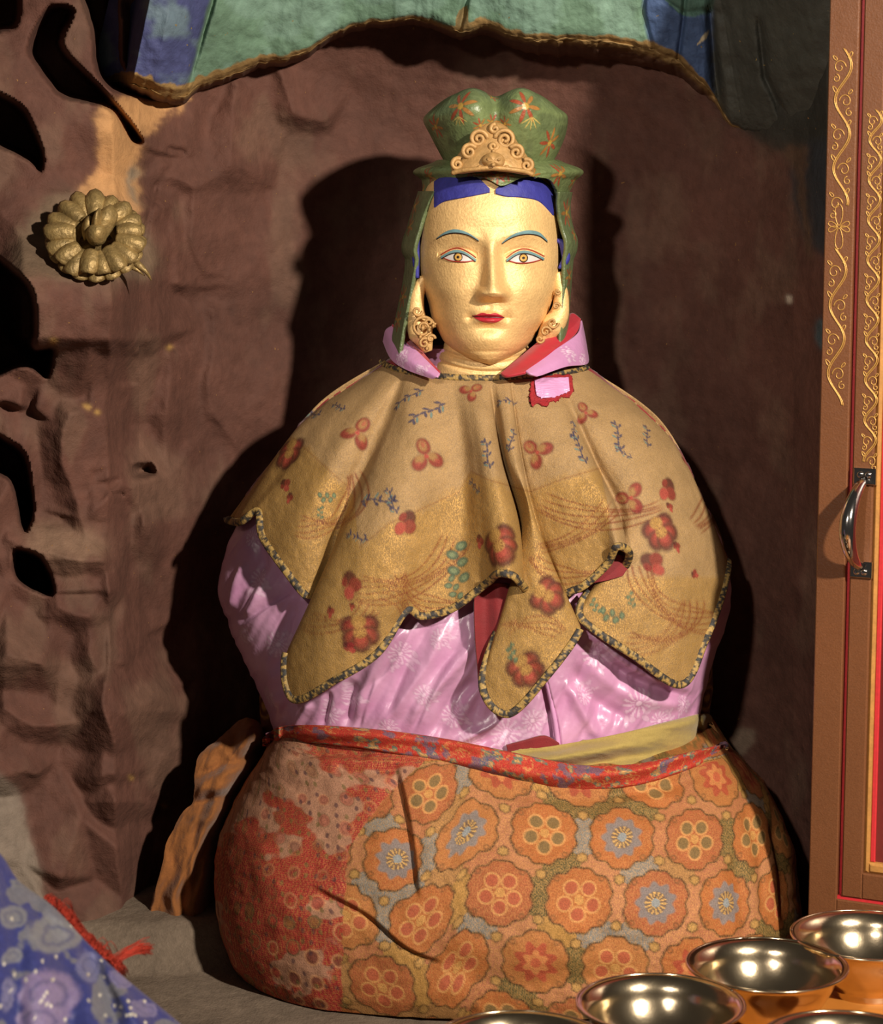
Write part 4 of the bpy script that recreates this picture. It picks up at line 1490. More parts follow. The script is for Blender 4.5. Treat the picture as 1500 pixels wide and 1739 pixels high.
def face_relief(px, py):
    """how far the features stand out from the egg of the head (m)"""
    u = px - FX
    au = np.abs(u - .0)
    r = np.zeros(np.shape(px))
    # sockets, lids
    for ex, s in ((-56, -1), (57, 1)):
        r -= .0085 * gz(u - ex, 40) * gz(py - 428, 17)
        r += .0070 * gz(u - ex, 30) * gz(py - 437, 13)
        r -= .0045 * gz(u - ex + s * 32, 13) * gz(py - 436, 16)
        # lid crease
        cy = 421 + ((u - ex) / 36.0) ** 2 * 13
        r -= .0016 * gz(py - cy, 3.0) * (np.abs(u - ex) < 34)
        # brow ridge
        by = 395 + ((u - ex * .98) / 36.0) ** 2 * 11
        r += .0035 * gz(py - by, 9) * gz(u - ex, 40)
        # cheeks
        r += .006 * gz(u - s * 58, 38) * gz(py - 500, 36)
        # nostril wings
        r += .0125 * gz(u - s * 18 - 4, 9) * gz(py - 499, 9)
        r -= .004 * gz(u - s * 8 - 4, 5) * gz(py - 509, 3.5)
        # corners of the mouth
        r -= .0045 * gz(u + 3 - s * 31, 8) * gz(py - 539, 8)
    # nose: a straight ridge growing to the tip
    h = np.interp(py, [385, 405, 425, 450, 475, 490, 498, 504, 509, 514], [0, .005, .0105, .0185, .0265, .0325, .0335, .029, .015, 0])
    wv = np.interp(py, [385, 410, 435, 470, 490, 500, 514], [16, 12, 11.5, 14, 17, 18, 17])
    nx = np.interp(py, [385, 514], [1, 5])
    r += h * np.exp(-np.abs((u - nx) / wv) ** 2.3)
    # philtrum and lips
    r -= .0016 * gz(u + 1, 5) * gz(py - 521, 7)
    r += .0045 * gz(u + 3, 26) * gz(py - 537, 15)
    ul = 533 + np.abs(u + 3) * .08
    r += .0040 * gz(py - ul, 3.6) * gz(u + 3, 22)
    r += .0050 * gz(py - 545, 4.6) * gz(u + 2, 19)
    r -= .0036 * gz(py - (538.5 + np.abs(u + 3) * .03), 1.9) * gz(u + 3, 25)
    r -= .0035 * gz(py - 557, 6) * gz(u + 2, 20)
    # chin and jaw
    r += .0060 * gz(u + 4, 34) * gz(py - 578, 13) - .002 * gz(u + 4, 40) * gz(py - 597, 4)
    # forehead swell
    r += .003 * gz(u, 70) * gz(py - 365, 30)
    return r


def face_pt(px, py, lift=0.0):
    px, py = np.asarray(px, float), np.asarray(py, float)
    Y = HD.depth(px, py, it=10)
    q = P(px, py, Y)
    # features are laid out where they sit on the front of the head
    f = face_relief(px, py)
    return P(px, py, Y - f * sm(-.02, -.06, Y) * 1.0 - lift)


def patch_face(name, upper, lower, m, lift, nu=60, nv=10, parent=None, col=None, thick=.0012):
    a = crn(np.asarray(upper, float), nu)
    b = crn(np.asarray(lower, float), nu)
    t = np.linspace(0, 1, nv)[:, None, None]
    Q = a[None] * (1 - t) + b[None] * t
    V = face_pt(Q[..., 0], Q[..., 1], lift)
    return slab(name, V, m, thick, STATUE if parent is None else parent, col)


def disc_face(name, x, y, r0, r1, m, lift, parent, ny=1.0):
    th = np.linspace(0, 2 * math.pi, 33)
    rr = np.linspace(r1, max(r0, .05), 5)[:, None]
    X, Z = x + rr * np.cos(th), y - rr * np.sin(th) * ny
    return slab(name, face_pt(X, Z, lift)[:, ::-1], m, .0012, parent)


def build_head():
    V = HD.mesh(460, 620, front=.8)
    for _ in range(1):
        px, py = proj(V)
        r = face_relief(px, py) * sm(-.02, -.06, V[..., 1])
        d = V - CAM
        d /= np.linalg.norm(d, axis=-1, keepdims=True)
        V = V - d * r[..., None]
    head = grid('head', V, M['gold'], STATUE, True, cap=True)
    head['label'] = 'gold painted face with painted eyes'
    # neck with two soft rings
    L = Loft([(560, 762, 892, .058, .06), (585, 754, 898, .062, .06), (605, 745, 905, .066, .07), (622, 738, 914, .066, .07), (645, 730, 925, .060, .08), (668, 730, 930, .05, .08)], .0, 2.1)
    Vn = L.mesh(90, 220)
    px, py = proj(Vn)
    N = gnormals(Vn, True)
    for y0 in (606, 626):
        Vn = Vn - N * (.003 * gz(py - (y0 + 6 - ((px - 830) / 60) ** 2 * 10), 3.2))[..., None]
    grid('neck', Vn, M['gold'], STATUE, True, cap=True)
    # painted features, thin raised layers on the face
    P_ = M
    white = mat('eye_white_paint', lin('c9c1bc'), rough=.45)
    eyegold = mat('iris_gold_paint', lin('c79a50'), rough=.4)
    dark = mat('dark_line_paint', lin('2c1c14'), rough=.5)
    teal = mat('blue_grey_paint', lin('6a8d92'), rough=.5, vary=(200, .85, 1.1))
    redl = mat('red_line_paint', lin('9c3424'), rough=.5)
    eyes = [dict(up=[(752, 437), (764, 431), (778, 429), (792, 433), (805, 442)], lo=[(752, 437), (764, 442), (778, 444), (792, 444), (805, 442)], c=(778, 436.5)),
            dict(up=[(864, 442), (876, 433.5), (890, 430), (906, 433), (921, 440)], lo=[(864, 442), (876, 445.5), (890, 446.5), (906, 444.5), (921, 440)], c=(889.5, 438))]
    for e in eyes:
        up, lo = np.array(e['up'], float), np.array(e['lo'], float)
        ey = patch_face('eye', up, lo, white, .0012, 50, 14)
        ey['label'] = 'painted white eye with gold iris'
        x, y = e['c']
        disc_face('iris', x, y, 0, 7.6, dark, .0020, ey)
        disc_face('iris_colour', x, y, 0, 6.1, eyegold, .0026, ey)
        disc_face('pupil', x, y, 0, 2.3, dark, .0032, ey)
        ext = np.array([(-4, 2), (0, -1), (0, -1.5), (0, -1), (4, 1.5)], float)
        patch_face('eyelid_line', up + ext - np.array([0, 3.2]), up + ext * .8 + np.array([0, .8]), teal, .0026, 60, 6, ey)
        patch_face('lash_line', up + ext * .6 + np.array([0, .4]), up + ext * .6 + np.array([0, 1.7]), dark, .0028, 60, 4, ey)
        patch_face('lid_crease_line', up + ext * .9 - np.array([0, 7.2]), up + ext * .9 - np.array([0, 5.6]), redl, .0016, 60, 4, ey)
        patch_face('lower_lid_line', lo + np.array([0, -.6]), lo + np.array([0, 1.3]), redl, .0022, 50, 4, ey)
    brows = [([(741, 405), (754, 395), (769, 389.5), (784, 391), (798, 397), (813, 408)], [(741, 406), (754, 399), (769, 395.5), (784, 396.5), (798, 400.5), (813, 409.5)]),
             ([(853, 413), (866, 402), (882, 394), (900, 391), (917, 395), (930, 408)], [(853, 414), (866, 405.5), (882, 399.5), (900, 397.5), (917, 401), (930, 411)])]
    for a, b in brows:
        bo = patch_face('eyebrow', a, b, teal, .0014, 60, 8)
        patch_face('brow_line', np.array(b) - np.array([0, .6]), np.array(b) + np.array([0, 1.1]), dark, .0016, 60, 4, bo)
    lu = [(802, 537), (810, 534.5), (820, 531), (830, 533.5), (841, 531.5), (850, 535), (857, 539.5)]
    lm = [(802, 537), (810, 538), (820, 538.5), (830, 539), (841, 539), (850, 539.5), (857, 539.5)]
    ll = [(802, 537), (810, 542), (820, 547), (831, 549.5), (842, 548), (850, 544.5), (857, 539.5)]
    lp = patch_face('lips', lu, lm, M['lips'], .0012, 70, 12)
    patch_face('lower_lip', lm, ll, M['lips'], .0012, 70, 14, lp)
    patch_face('lip_line', np.array(lm) - np.array([0, .6]), np.array(lm) + np.array([0, .6]), redl_dark, .0016, 70, 4, lp)
    # blue hair below the hat and beside the cheeks
    for up, lo in [([(737, 308), (755, 298), (790, 290), (812, 302), (832, 320)], [(737, 352), (752, 342), (780, 336), (806, 331), (832, 326)]),
                   ([(842, 322), (858, 306), (880, 294), (915, 302), (941, 322)], [(842, 328), (862, 333), (890, 335), (918, 342), (941, 366)])]:
        patch_face('hair', up, lo, M['hairblue'], .004, 70, 30, thick=.006)
    for pts in ([(722, 372), (714, 374), (708, 392), (704, 410), (704, 440), (706, 472)], [(949, 408), (957, 412), (962, 424), (964, 440), (956, 452), (952, 452)]):
        sgn = -1 if pts[0][0] < 800 else 1
        c = even(np.array(pts, float), 26)
        tubes('hair', [(P(c[:, 0] - sgn * 3, c[:, 1], -.040 + 0 * c[:, 0]), .0058 * np.sin(np.linspace(.5, 2.6, 26)))], M['hairblue'], STATUE, 10)
    # ears with heavy relief ornaments
    for sgn, cx, pts in ((-1, 712, [(714, 470), (704, 500), (702, 530), (706, 556), (716, 580), (722, 597)]), (1, 940, [(952, 462), (958, 500), (956, 530), (944, 552), (934, 566), (922, 580)])):
        c = even(np.array(pts, float), 40)
        c[:, 0] -= sgn * 5
        er = tubes('ear', [(P(c[:, 0], c[:, 1], -.034 + 0 * c[:, 0]), np.interp(np.linspace(0, 1, 40), [0, .2, .45, .75, 1], [.006, .009, .011, .017, .006]))], M['gold'], STATUE, 14)
        paths = []
        if sgn < 0:
            for (x, y, r, turn, dr) in ((713, 556, 20, 1.7, 1), (724, 548, 10, 1.3, -1), (716, 583, 10, 1.4, 1), (704, 528, 9, 1.2, -1), (727, 575, 7, 1.2, 1)):
                paths.append(spiral(x + 5, y, r, turn, dr, -.056, .0023))
            for (x, y, r) in ((713, 557, .006), (724, 560, .0045), (709, 572, .004), (720, 592, .004), (731, 553, .004)):
                paths.append((P([x + 3, x + 5, x + 7], [y, y, y], [-.056, -.060, -.056]), [r * .5, r, r * .5]))
        else:
            for (x, y, r, turn, dr) in ((944, 548, 10, 1.3, -1), (932, 563, 9, 1.3, 1), (922, 576, 7, 1.2, -1), (950, 520, 6, 1.2, 1), (952, 495, 5, 1.2, -1)):
                paths.append(spiral(x - 5, y, r, turn, dr, -.052, .002))
        e = tubes('ear_ornament', paths, M['goldrelief'], er, 7)


redl_dark = mat('lip_seam_paint', lin('4a1418'), rough=.5)


def spiral(x, y, r, turns, dr, Y, rad, n=46, start=0.0):
    t = np.linspace(0, 1, n)
    a = start + dr * t * turns * 2 * math.pi
    q = r * (1 - .86 * t)
    return P(x + q * np.cos(a), y - q * np.sin(a), Y - .003 * np.sin(t * math.pi / 2)), rad * (1 - .3 * t)


# ---- hat --------------------------------------------------------


def build_hat():
    # crown: a padded two-lobed cap, wider at the top
    keys = np.array([(292, 768, 925, .082, .07), (276, 756, 938, .090, .08), (255, 744, 950, .098, .085), (230, 731, 960, .106, .09), (205, 719, 964, .110, .095), (188, 726, 960, .108, .095), (174, 742, 942, .098, .09), (166, 765, 920, .082, .08), (163, 795, 885, .05, .05), (163, 830, 848, .012, .012)], float)
    nr, nphi = 230, 520
    tt = np.linspace(0, len(keys) - 1, nr)
    K = cr(keys, tt)
    L = Loft([(0, 0, 1, 1, 1), (1, 0, 1, 1, 1)], 0.0, 2.7)
    nf = int(nphi * .75)
    tau = np.linspace(-1.75, 1.75, nf) / (math.pi / 2)
    pf = np.where(np.abs(tau) < 1, np.sign(tau) * np.abs(tau) ** 1.35, tau) * math.pi / 2
    ph = np.concatenate([pf, np.linspace(1.75, 2 * math.pi - 1.75, nphi - nf + 2)[1:-1]])
    e = 2 / 2.7
    s, c = np.sin(ph), np.cos(ph)
    sx, sc = np.sign(s) * np.abs(s) ** e, np.sign(c) * np.abs(c) ** e
    PL, PR = P(K[:, 1], K[:, 0], 0.0), P(K[:, 2], K[:, 0], 0.0)
    x = (PL[:, 0] + PR[:, 0])[:, None] / 2 + (PR[:, 0] - PL[:, 0])[:, None] / 2 * sx
    y = -np.where(c > 0, K[:, 3][:, None] * sc, K[:, 4][:, None] * sc)
    z = np.broadcast_to(PL[:, 2][:, None], x.shape).copy()
    u = (x - float(P(840, 200, 0)[0])) / .0008
    wt = sm(3.5, 6.5, tt)[:, None]
    z = z + .0008 * wt * (12 * (gz(u + 40, 26) + gz(u - 42, 26)) - 6 * gz(u, 15) - 16 * sm(70, 120, np.abs(u))) * (.55 + .45 * np.clip(-y / .1, -1, 1))
    fr = np.clip(-y / .1, 0, 1)
    y = y + .016 * gz(u, 15) * fr * sm(.6, 3, tt)[:, None]
    y = y + .012 * sm(60, 110, np.abs(u)) * fr
    y = y - .008 * (gz(np.abs(u) - 42, 24)) * fr * sm(2, 5, tt)[:, None]
    V = np.stack([x, y, z], -1)
    V = V[::-1]
    S = Surf(V, True)
    col = np.zeros((len(S.V), 4))
    col[:, :3] = lin('6a774d')
    k = sm(.45, .65, fbm(S.px / 30, S.py / 30, 201))[:, None] * .6
    col[:, :3] = col[:, :3] * (1 - k) + lin('515b3e') * k
    for (x0, y0, sz, fn, r) in [(782, 180, .024, mo_hatflower, .2), (893, 180, .024, mo_hatflower, .6), (934, 243, .022, mo_hatflower, 1.2), (780, 205, .014, mo_hatsprig, 0), (903, 208, .018, mo_hatsprig, 0), (836, 208, .012, mo_hatflower, 0),
                                (816, 213, .011, mo_hatflower, .8), (858, 210, .011, mo_hatflower, .5), (838, 162, .010, mo_hatflower, .5), (740, 215, .018, mo_hatflower, .5)]:
        S.stamp(col, x0, y0, sz, fn, r, .9)
    crown = grid('hat_crown', V, M['hat'], STATUE, True, col, cap=True)
    crown['label'] = 'green painted two-lobed hat crown'
    # brim band with pointed corners, scalloped low edge over the hair
    nphi = 560
    ph = np.linspace(-math.pi, math.pi, nphi, endpoint=False)
    nr = 70
    t = np.linspace(0, 1, nr)[:, None]
    deg = np.degrees(ph)[None]
    side = sm(38, 78, np.abs(deg))
    lowf = 304 + 13 * gz(deg - 2, 12) - 3 * gz(np.abs(deg) - 22, 10) + 6 * sm(30, 60, np.abs(deg))
    low = lowf * (1 - side) + 350 * side
    pyr = 272 + t * (low - 272)
    Lk, Rk = [264, 276, 286, 294, 306, 330, 352], None
    Lx = keyed(Lk, [752, 735, 708, 702, 716, 716, 708], pyr)
    Rx = keyed(Lk, [938, 958, 985, 991, 978, 966, 963], pyr)
    df = keyed(Lk, [.094, .101, .107, .111, .113, .113, .112], pyr)
    e = 2 / 1.75
    s, c = np.sin(ph)[None], np.cos(ph)[None]
    sx, sc = np.sign(s) * np.abs(s) ** e, np.sign(c) * np.abs(c) ** e
    PLx, PRx = P(Lx, pyr, 0.02), P(Rx, pyr, 0.02)
    x = (PLx[..., 0] + PRx[..., 0]) / 2 + (PRx[..., 0] - PLx[..., 0]) / 2 * sx
    y = .02 - np.where(c > 0, (df + .02) * np.abs(sc), -.09 * np.abs(sc))
    V = np.stack([x, y, PLx[..., 2]], -1)
    V[..., 1] += .004 * (fbm(Lx / 9 + deg / 14, pyr / 14, 205) - .5)
    S = Surf(V, True)
    col = np.zeros((len(S.V), 4))
    col[:, :3] = lin('6a774d')
    for (x0, y0, sz, r) in [(825, 296, .013, .3), (845, 298, .013, .9), (862, 293, .012, .2), (952, 296, .02, .4), (905, 298, .013, .9), (730, 300, .014, .2), (800, 292, .01, .2), (975, 310, .014, 1.0), (715, 322, .012, .4)]:
        S.stamp(col, x0, y0, sz, mo_hatflower, r, .9)
    N = gnormals(V, True)
    # inner wall so that the band has thickness
    W = V - N * .006
    full = np.concatenate([V, W[::-1]], 0)
    cc = col.reshape(nr, nphi, 4)
    b = grid('hat_brim', full, M['hat'], STATUE, True, np.concatenate([cc, cc[::-1]], 0))
    b['label'] = 'green hat brim with pointed corners and red flowers'
    # veil falling at both sides and behind, open at the front
    Lk = [326, 345, 370, 392, 408, 424, 440, 480, 520, 560, 600]
    pyr = np.linspace(326, 598, 170)[:, None]
    Lx = keyed(Lk, [716, 710, 702, 696, 690, 688, 694, 690, 682, 674, 668], pyr)
    Rx = keyed(Lk, [966, 963, 964, 969, 975, 974, 968, 965, 962, 960, 958], pyr)
    nphi = 300
    f0 = np.radians(keyed(Lk, [52, 54, 56, 57, 57, 58, 60, 62, 62, 62, 62], pyr))
    q = np.linspace(0, 1, nphi)[None]
    ph = f0 + q * (2 * math.pi - 2 * f0)
    s, c = np.sin(ph), np.cos(ph)
    PLx, PRx = P(Lx, pyr, .02), P(Rx, pyr, .02)
    x = (PLx[..., 0] + PRx[..., 0]) / 2 + (PRx[..., 0] - PLx[..., 0]) / 2 * s
    y = .02 - np.where(c > 0, .13 * c, .10 * c)
    V = np.stack([x, y, np.broadcast_to(PLx[..., 2], x.shape)], -1)
    V = V[:, ::-1] if False else V
    V[..., 1] += .006 * np.sin(ph * 9) * sm(400, 560, pyr)
    S = Surf(V)
    col = np.zeros((len(S.V), 4))
    col[:, :3] = lin('5e6a48')
    for (x0, y0, sz, r) in [(957, 362, .022, .3), (708, 350, .018, .2), (700, 385, .016, .4), (962, 470, .016, .4), (690, 505, .018, .7), (962, 505, .014, .2), (682, 545, .016, .1), (972, 400, .012, .8)]:
        S.stamp(col, x0, y0, sz, mo_hatflower, r, .85)
    v = slab('hat_veil', V, M['hat'], -.005, STATUE, col)
    v['label'] = 'green flowered veil hanging from the hat'
    # gilt scroll ornament on the front of the hat
    out = [(838, 206), (820, 213), (805, 226), (797, 240), (786, 252), (774, 268), (766, 286), (772, 296), (800, 293), (838, 290), (876, 294), (902, 298), (907, 286), (898, 268), (886, 252), (876, 236), (868, 222), (855, 211)]
    sp = smooth_poly(out)[::6]
    cen = np.array([838., 262.])
    rings = []
    for f, dy in ((1.0, .004), (1.0, -.006), (.93, -.011), (.7, -.014), (.35, -.016), (.02, -.0165)):
        q = cen + (sp - cen) * f
        yb = np.interp(q[:, 1], [200, 240, 275, 300], [-.098, -.108, -.122, -.132])
        yb = yb + .022 * (np.abs(q[:, 0] - 838) / 70) ** 2
        rings.append(P(q[:, 0], q[:, 1], yb + dy))
    orn = grid('hat_ornament', np.array(rings), M['goldrelief'], STATUE, True)
    orn['label'] = 'gilt triangular scrollwork plate on the hat'

    def oy(x, y):
        return float(np.interp(y, [200, 240, 275, 300], [-.098, -.108, -.122, -.132]) + .022 * (abs(x - 838) / 70) ** 2) - .0155
    for (x, y, r, tn, dr, st) in [(813, 236, 14, 1.7, 1, 0), (858, 237, 16, 1.8, -1, 3), (797, 258, 12, 1.6, 1, .5), (877, 259, 12, 1.6, -1, 2.5), (777, 279, 9.5, 1.5, 1, 1), (895, 281, 10, 1.5, -1, 2), (841, 219, 7.5, 1.3, 1, 1.5), (838, 248, 7, 1.2, -1, 0)]:
        pth = spiral(x, y, r * 1.1, tn, dr, oy(x, y), .0032, start=st)
        tubes('scroll', [pth], M['goldrelief'], orn, 8)
    # boss like a small mask at the centre
    th = np.linspace(0, 2 * math.pi, 28, endpoint=False)
    rings = []
    for f in np.linspace(0, 1, 9):
        a = f * math.pi / 2
        rr = 17 * math.cos(a) + .2
        rings.append(P(838 + rr * 1.15 * np.cos(th), 273 - rr * np.sin(th) * .85, oy(838, 273) - .012 * math.sin(a) + .002 * np.cos(5 * th) * math.cos(a)))
    grid('boss', np.array(rings), M['goldrelief'], orn, True)
    for (x, y, r) in [(815, 285, 5), (861, 285, 5), (838, 257, 4), (829, 271, 3), (847, 271, 3), (838, 280, 4)]:
        rings = []
        for f in np.linspace(0, 1, 6):
            a = f * math.pi / 2
            rr = r * math.cos(a) + .1
            rings.append(P(x + rr * np.cos(th), y - rr * np.sin(th), oy(x, y) - .004 * math.sin(a) - (.010 if abs(x - 838) < 12 and y > 265 else 0)))
        grid('bead', np.array(rings), M['goldrelief'], orn, True)
    bd = even(np.array([(768, 294), (790, 289), (838, 285), (886, 290), (905, 296)], float), 50)
    tubes('lower_border', [(P(bd[:, 0], bd[:, 1], np.array([oy(a, b) - .001 for a, b in bd])), .003)], M['goldrelief'], orn, 8)


# ---- collar -----------------------------------------------------


def build_collar():
    def net(rows, nu=60, nv=30):
        G = np.array(rows, float)
        G = cr(G, np.linspace(0, len(G) - 1, nv))
        G = np.transpose(cr(np.transpose(G, (1, 0, 2)), np.linspace(0, G.shape[1] - 1, nu)), (1, 0, 2))
        return P(G[..., 0], G[..., 1], G[..., 2])
    def satcol(V, spots):
        S = Surf(V)
        c = np.zeros((len(S.V), 4))
        c[:, :3] = lin('c58bb8')
        for x, y, sz, r in spots:
            S.stamp(c, x, y, sz, mo_damask, r, .8)
        return c
    # left: pink outside turned over a red inside
    V = net([[(668, 552, .03), (690, 578, -.02), (715, 602, -.06), (747, 634, -.098)], [(655, 560, .035), (672, 592, -.025), (700, 614, -.07), (742, 640, -.104)], [(650, 580, .04), (664, 610, -.02), (690, 628, -.062), (735, 644, -.098)]])
    o = slab('collar', V, M['satin'], .004, STATUE, satcol(V, [(680, 605, .02, .3), (712, 625, .014, 1)]))
    o['label'] = 'pink satin collar turned over a red lining'
    V = net([[(690, 556, .03), (704, 580, -.008), (722, 602, -.045), (745, 628, -.09)], [(666, 550, .03), (688, 577, -.02), (714, 602, -.058), (747, 634, -.097)]])
    slab('collar_lining', V, M['redsatin'], .004, o)
    # right
    V = net([[(984, 545, .03), (978, 568, -.01), (940, 598, -.06), (893, 634, -.102)], [(990, 575, .03), (985, 596, -.02), (950, 612, -.068), (900, 638, -.106)], [(996, 612, .03), (990, 620, -.02), (958, 624, -.066), (912, 640, -.100)]])
    o2 = slab('collar', V, M['satin'], .004, STATUE, satcol(V, [(960, 600, .016, .3), (985, 612, .014, 1)]))
    V = net([[(966, 546, .03), (938, 566, -.02), (895, 602, -.055), (852, 638, -.09)], [(972, 536, .03), (950, 568, -.028), (905, 606, -.072), (862, 642, -.100)], [(984, 545, .03), (976, 570, -.013), (938, 600, -.066), (892, 636, -.104)]])
    slab('collar_lining', V, M['redsatin'], .004, o2)


SKV = build_skirt()
build_robe()
build_cape()
build_waist()
build_head()
build_hat()
build_collar()
# ---------------------------------------------------------------- ochre cloth beside the statue


def build_ochre_cloth():
    G = np.array([
        [(398, 1228, .06), (408, 1222, .03), (424, 1221, .02), (438, 1225, .04), (448, 1240, .10)],
        [(378, 1248, .05), (398, 1246, .01), (422, 1246, .0), (440, 1252, .04), (450, 1262, .10)],
        [(338, 1282, .04), (364, 1282, -.01), (404, 1282, -.02), (430, 1284, .03), (444, 1292, .10)],
        [(330, 1315, .03), (352, 1318, -.03), (388, 1312, -.035), (416, 1310, .02), (436, 1320, .10)],
        [(326, 1360, .03), (344, 1366, -.035), (370, 1362, -.04), (396, 1355, .02), (420, 1360, .10)],
        [(308, 1384, .02), (330, 1394, -.04), (356, 1400, -.045), (380, 1400, .02), (402, 1400, .11)],
        [(284, 1430, .02), (312, 1440, -.05), (344, 1440, -.05), (370, 1440, .02), (392, 1440, .11)],
        [(270, 1490, .01), (300, 1498, -.055), (338, 1496, -.055), (366, 1490, .01), (386, 1490, .11)],
        [(258, 1545, .0), (296, 1556, -.06), (332, 1550, -.06), (364, 1545, .0), (384, 1545, .11)],
        [(254, 1562, .0), (294, 1572, -.06), (332, 1564, -.06), (364, 1556, .0), (384, 1552, .11)]], float)
    G[:, 0, 2] = G[:, 1, 2] + .014
    D = cr(G, np.linspace(0, 9, 220))
    D = np.transpose(cr(np.transpose(D, (1, 0, 2)), np.linspace(0, 4, 160)), (1, 0, 2))
    px, py, Y = D[..., 0], D[..., 1], D[..., 2].copy()
    px = px + 10 * (fbm(py / 34, px / 60, 305, 3) - .5)
    py = py + 9 * (fbm(px / 22, py / 80, 306, 3) - .5)
    Y += .014 * (fbm(px / 30 + py / 90, py / 80, 301) - .5)
    wob = 26 * (fbm(px / 40, py / 40, 307, 2) - .5)
    lowp = sm(1385, 1420, py)
    Y += lowp * .006 * np.sin((px + .28 * py + wob) / 6.5) * sm(1390, 1470, py + wob) + (1 - lowp) * .006 * np.sin((py + .42 * px + wob) / 8.5)
    Y += .012 * (np.abs(2 * fbm((px + .45 * py) / 40, (py - .45 * px) / 150, 303, 2) - 1))
    for poly, w, d in [([(330, 1322), (380, 1300), (450, 1270)], 9, .010), ([(326, 1368), (390, 1346), (450, 1310)], 9, .012), ([(340, 1385), (326, 1440), (314, 1500), (308, 1545)], 8, .012), ([(395, 1230), (400, 1262), (390, 1290)], 9, .010),
                       ([(425, 1232), (434, 1265), (440, 1290)], 8, .008), ([(362, 1385), (350, 1430), (334, 1480), (328, 1530)], 7, .010), ([(345, 1350), (420, 1330), (455, 1300)], 12, -.008)]:
        dd, sd, t = polydist(px, py, even(np.array(poly, float), 14), 5 * w)
        Y += d * np.exp(-(dd / w) ** 2) * sm(0, .2, t) * (1 - sm(.8, 1, t))
    V = P(px, py, Y)
    o = slab('draped_cloth', V, M['ochre'], .006)
    tag(o, 'crumpled ochre brown cloth heaped on the ground beside the skirt', 'cloth')


# ---------------------------------------------------------------- gilded flower ornament on the wall shelf


def build_ornament():
    c0 = P(163, 408, -.142)
    root = empty('flower_ornament', tuple(P(163, 468, -.125)), 'gilded many-petalled flower ornament lying on the rock shelf', 'ornament')
    n = np.array([.10, -.85, .55])
    n /= np.linalg.norm(n)
    T = np.cross(np.array([0, 0, 1.0]), n)
    T = -T / np.linalg.norm(T) if T[0] > 0 else T / np.linalg.norm(T)
    T = -T if T[0] < 0 else T
    B = np.cross(T, n)
    B = -B if B[2] < 0 else B
    s = .00077

    def w(u, v, h):
        return c0 + (np.asarray(u)[..., None] * T + np.asarray(v)[..., None] * B) * s + np.asarray(h)[..., None] * n
    K = 17
    rg = np.random.default_rng(3)
    for k in range(K):
        a = k * 2 * math.pi / K + .1
        wid = 2 * math.pi / K * .93
        q = np.linspace(0, 1, 14)[:, None]            # along the petal
        x = np.linspace(-1, 1, 11)[None]
        ri, ro = 37, 77 + rg.uniform(-6, 5)
        if 1.2 < a < 2.3:
            ro += 4
        rad = ri + (ro - ri) * q * (1 - .34 * np.abs(x) ** 1.8 * q)
        ang = a + wid / 2 * x * (.88 + .12 * np.sin(q * 2.6))
        h = .012 + .006 * np.sin(q * 1.6 + .5) - .004 * (k % 2) - (.004 + .004 * q) * np.abs(x) ** 2.5 - .005 * q ** 4 + rg.uniform(-.003, .003) + rg.uniform(-.003, .003) * x + .0014 * np.cos(x * 7) * q
        V = w(rad * np.cos(ang), rad * np.sin(ang), h + 0 * x)
        slab('petal', V[:, ::-1], M['oldgilt'], .007, root)
    # lower row of petals showing between, under the rim
    for k in range(K):
        a = (k + .5) * 2 * math.pi / K + .1
        q = np.linspace(0, 1, 8)[:, None]
        x = np.linspace(-1, 1, 7)[None]
        rad = 50 + 31 * q * (1 - .2 * x ** 2)
        ang = a + .13 * x
        V = w(rad * np.cos(ang), rad * np.sin(ang), .006 - .006 * q ** 2 - .002 * x ** 2)
        slab('petal', V[:, ::-1], M['oldgilt'], .005, root)
    # ring that carries the petals
    th = np.linspace(0, 2 * math.pi, 40, endpoint=False)
    rings = [w(r * np.cos(th), r * np.sin(th), np.full(40, h)) for r, h in ((54, -.012), (56, .002), (45, .006), (36, .006), (30, .000), (29, -.012))]
    grid('seed_disc', np.array(rings), M['oldgilt'], root, True, cap=True)
    # upright leaf and round bud at the centre
    rings = []
    for f in np.linspace(0, 1, 12):
        a = (f - .5) * math.pi
        rr = 17 * math.cos(a) + .3
        rings.append(w(2 + rr * np.cos(th), -6 + rr * np.sin(th), np.full(40, .020 + .017 * math.sin(a))))
    grid('bud', np.array(rings), M['oldgilt'], root, True)
    q = np.linspace(0, 1, 24)[:, None]
    x = np.linspace(-1, 1, 15)[None]
    for (ox, lean, wd, ln, hh) in ((14, .30, 19, 58, .036), (-8, .12, 10, 40, .030), (4, .22, 8, 46, .044)):
        wq = wd * np.sin(np.clip(q * 2.6 + .35, 0, math.pi)) ** .8 + .5
        V = w(ox - 6 + lean * ln * q + wq * x, -8 + ln * q + 0 * x, hh * np.sin(q * 1.9 + .5) * (1 - .35 * x ** 2))
        slab('leaf', V[::-1], M['oldgilt'], .006, root)
    # pointed tail hanging over the right end of the shelf
    for pts, r in (([(222, 440, -.12), (238, 452, -.125), (250, 464, -.125), (257, 476, -.12)], .006), ([(214, 448, -.12), (232, 458, -.125), (246, 468, -.122)], .0045)):
        p = np.array(pts, float)
        c = crn(p, 26)
        tubes('tail', [(P(c[:, 0], c[:, 1], c[:, 2]), r * np.linspace(1, .12, 26))], M['oldgilt'], root, 8)


# ---------------------------------------------------------------- cabinet with a framed door at the right
ALPHA = math.radians(26)
CB0 = ray_plane(1389, 860, np.array([0, -.27, 0]), np.array([0, 1.0, 0]))
CU = np.array([math.cos(ALPHA), -math.sin(ALPHA), 0])
CN = np.array([-math.sin(ALPHA), -math.cos(ALPHA), 0])
CB0 = np.array([CB0[0], CB0[1], FLOOR_Z])


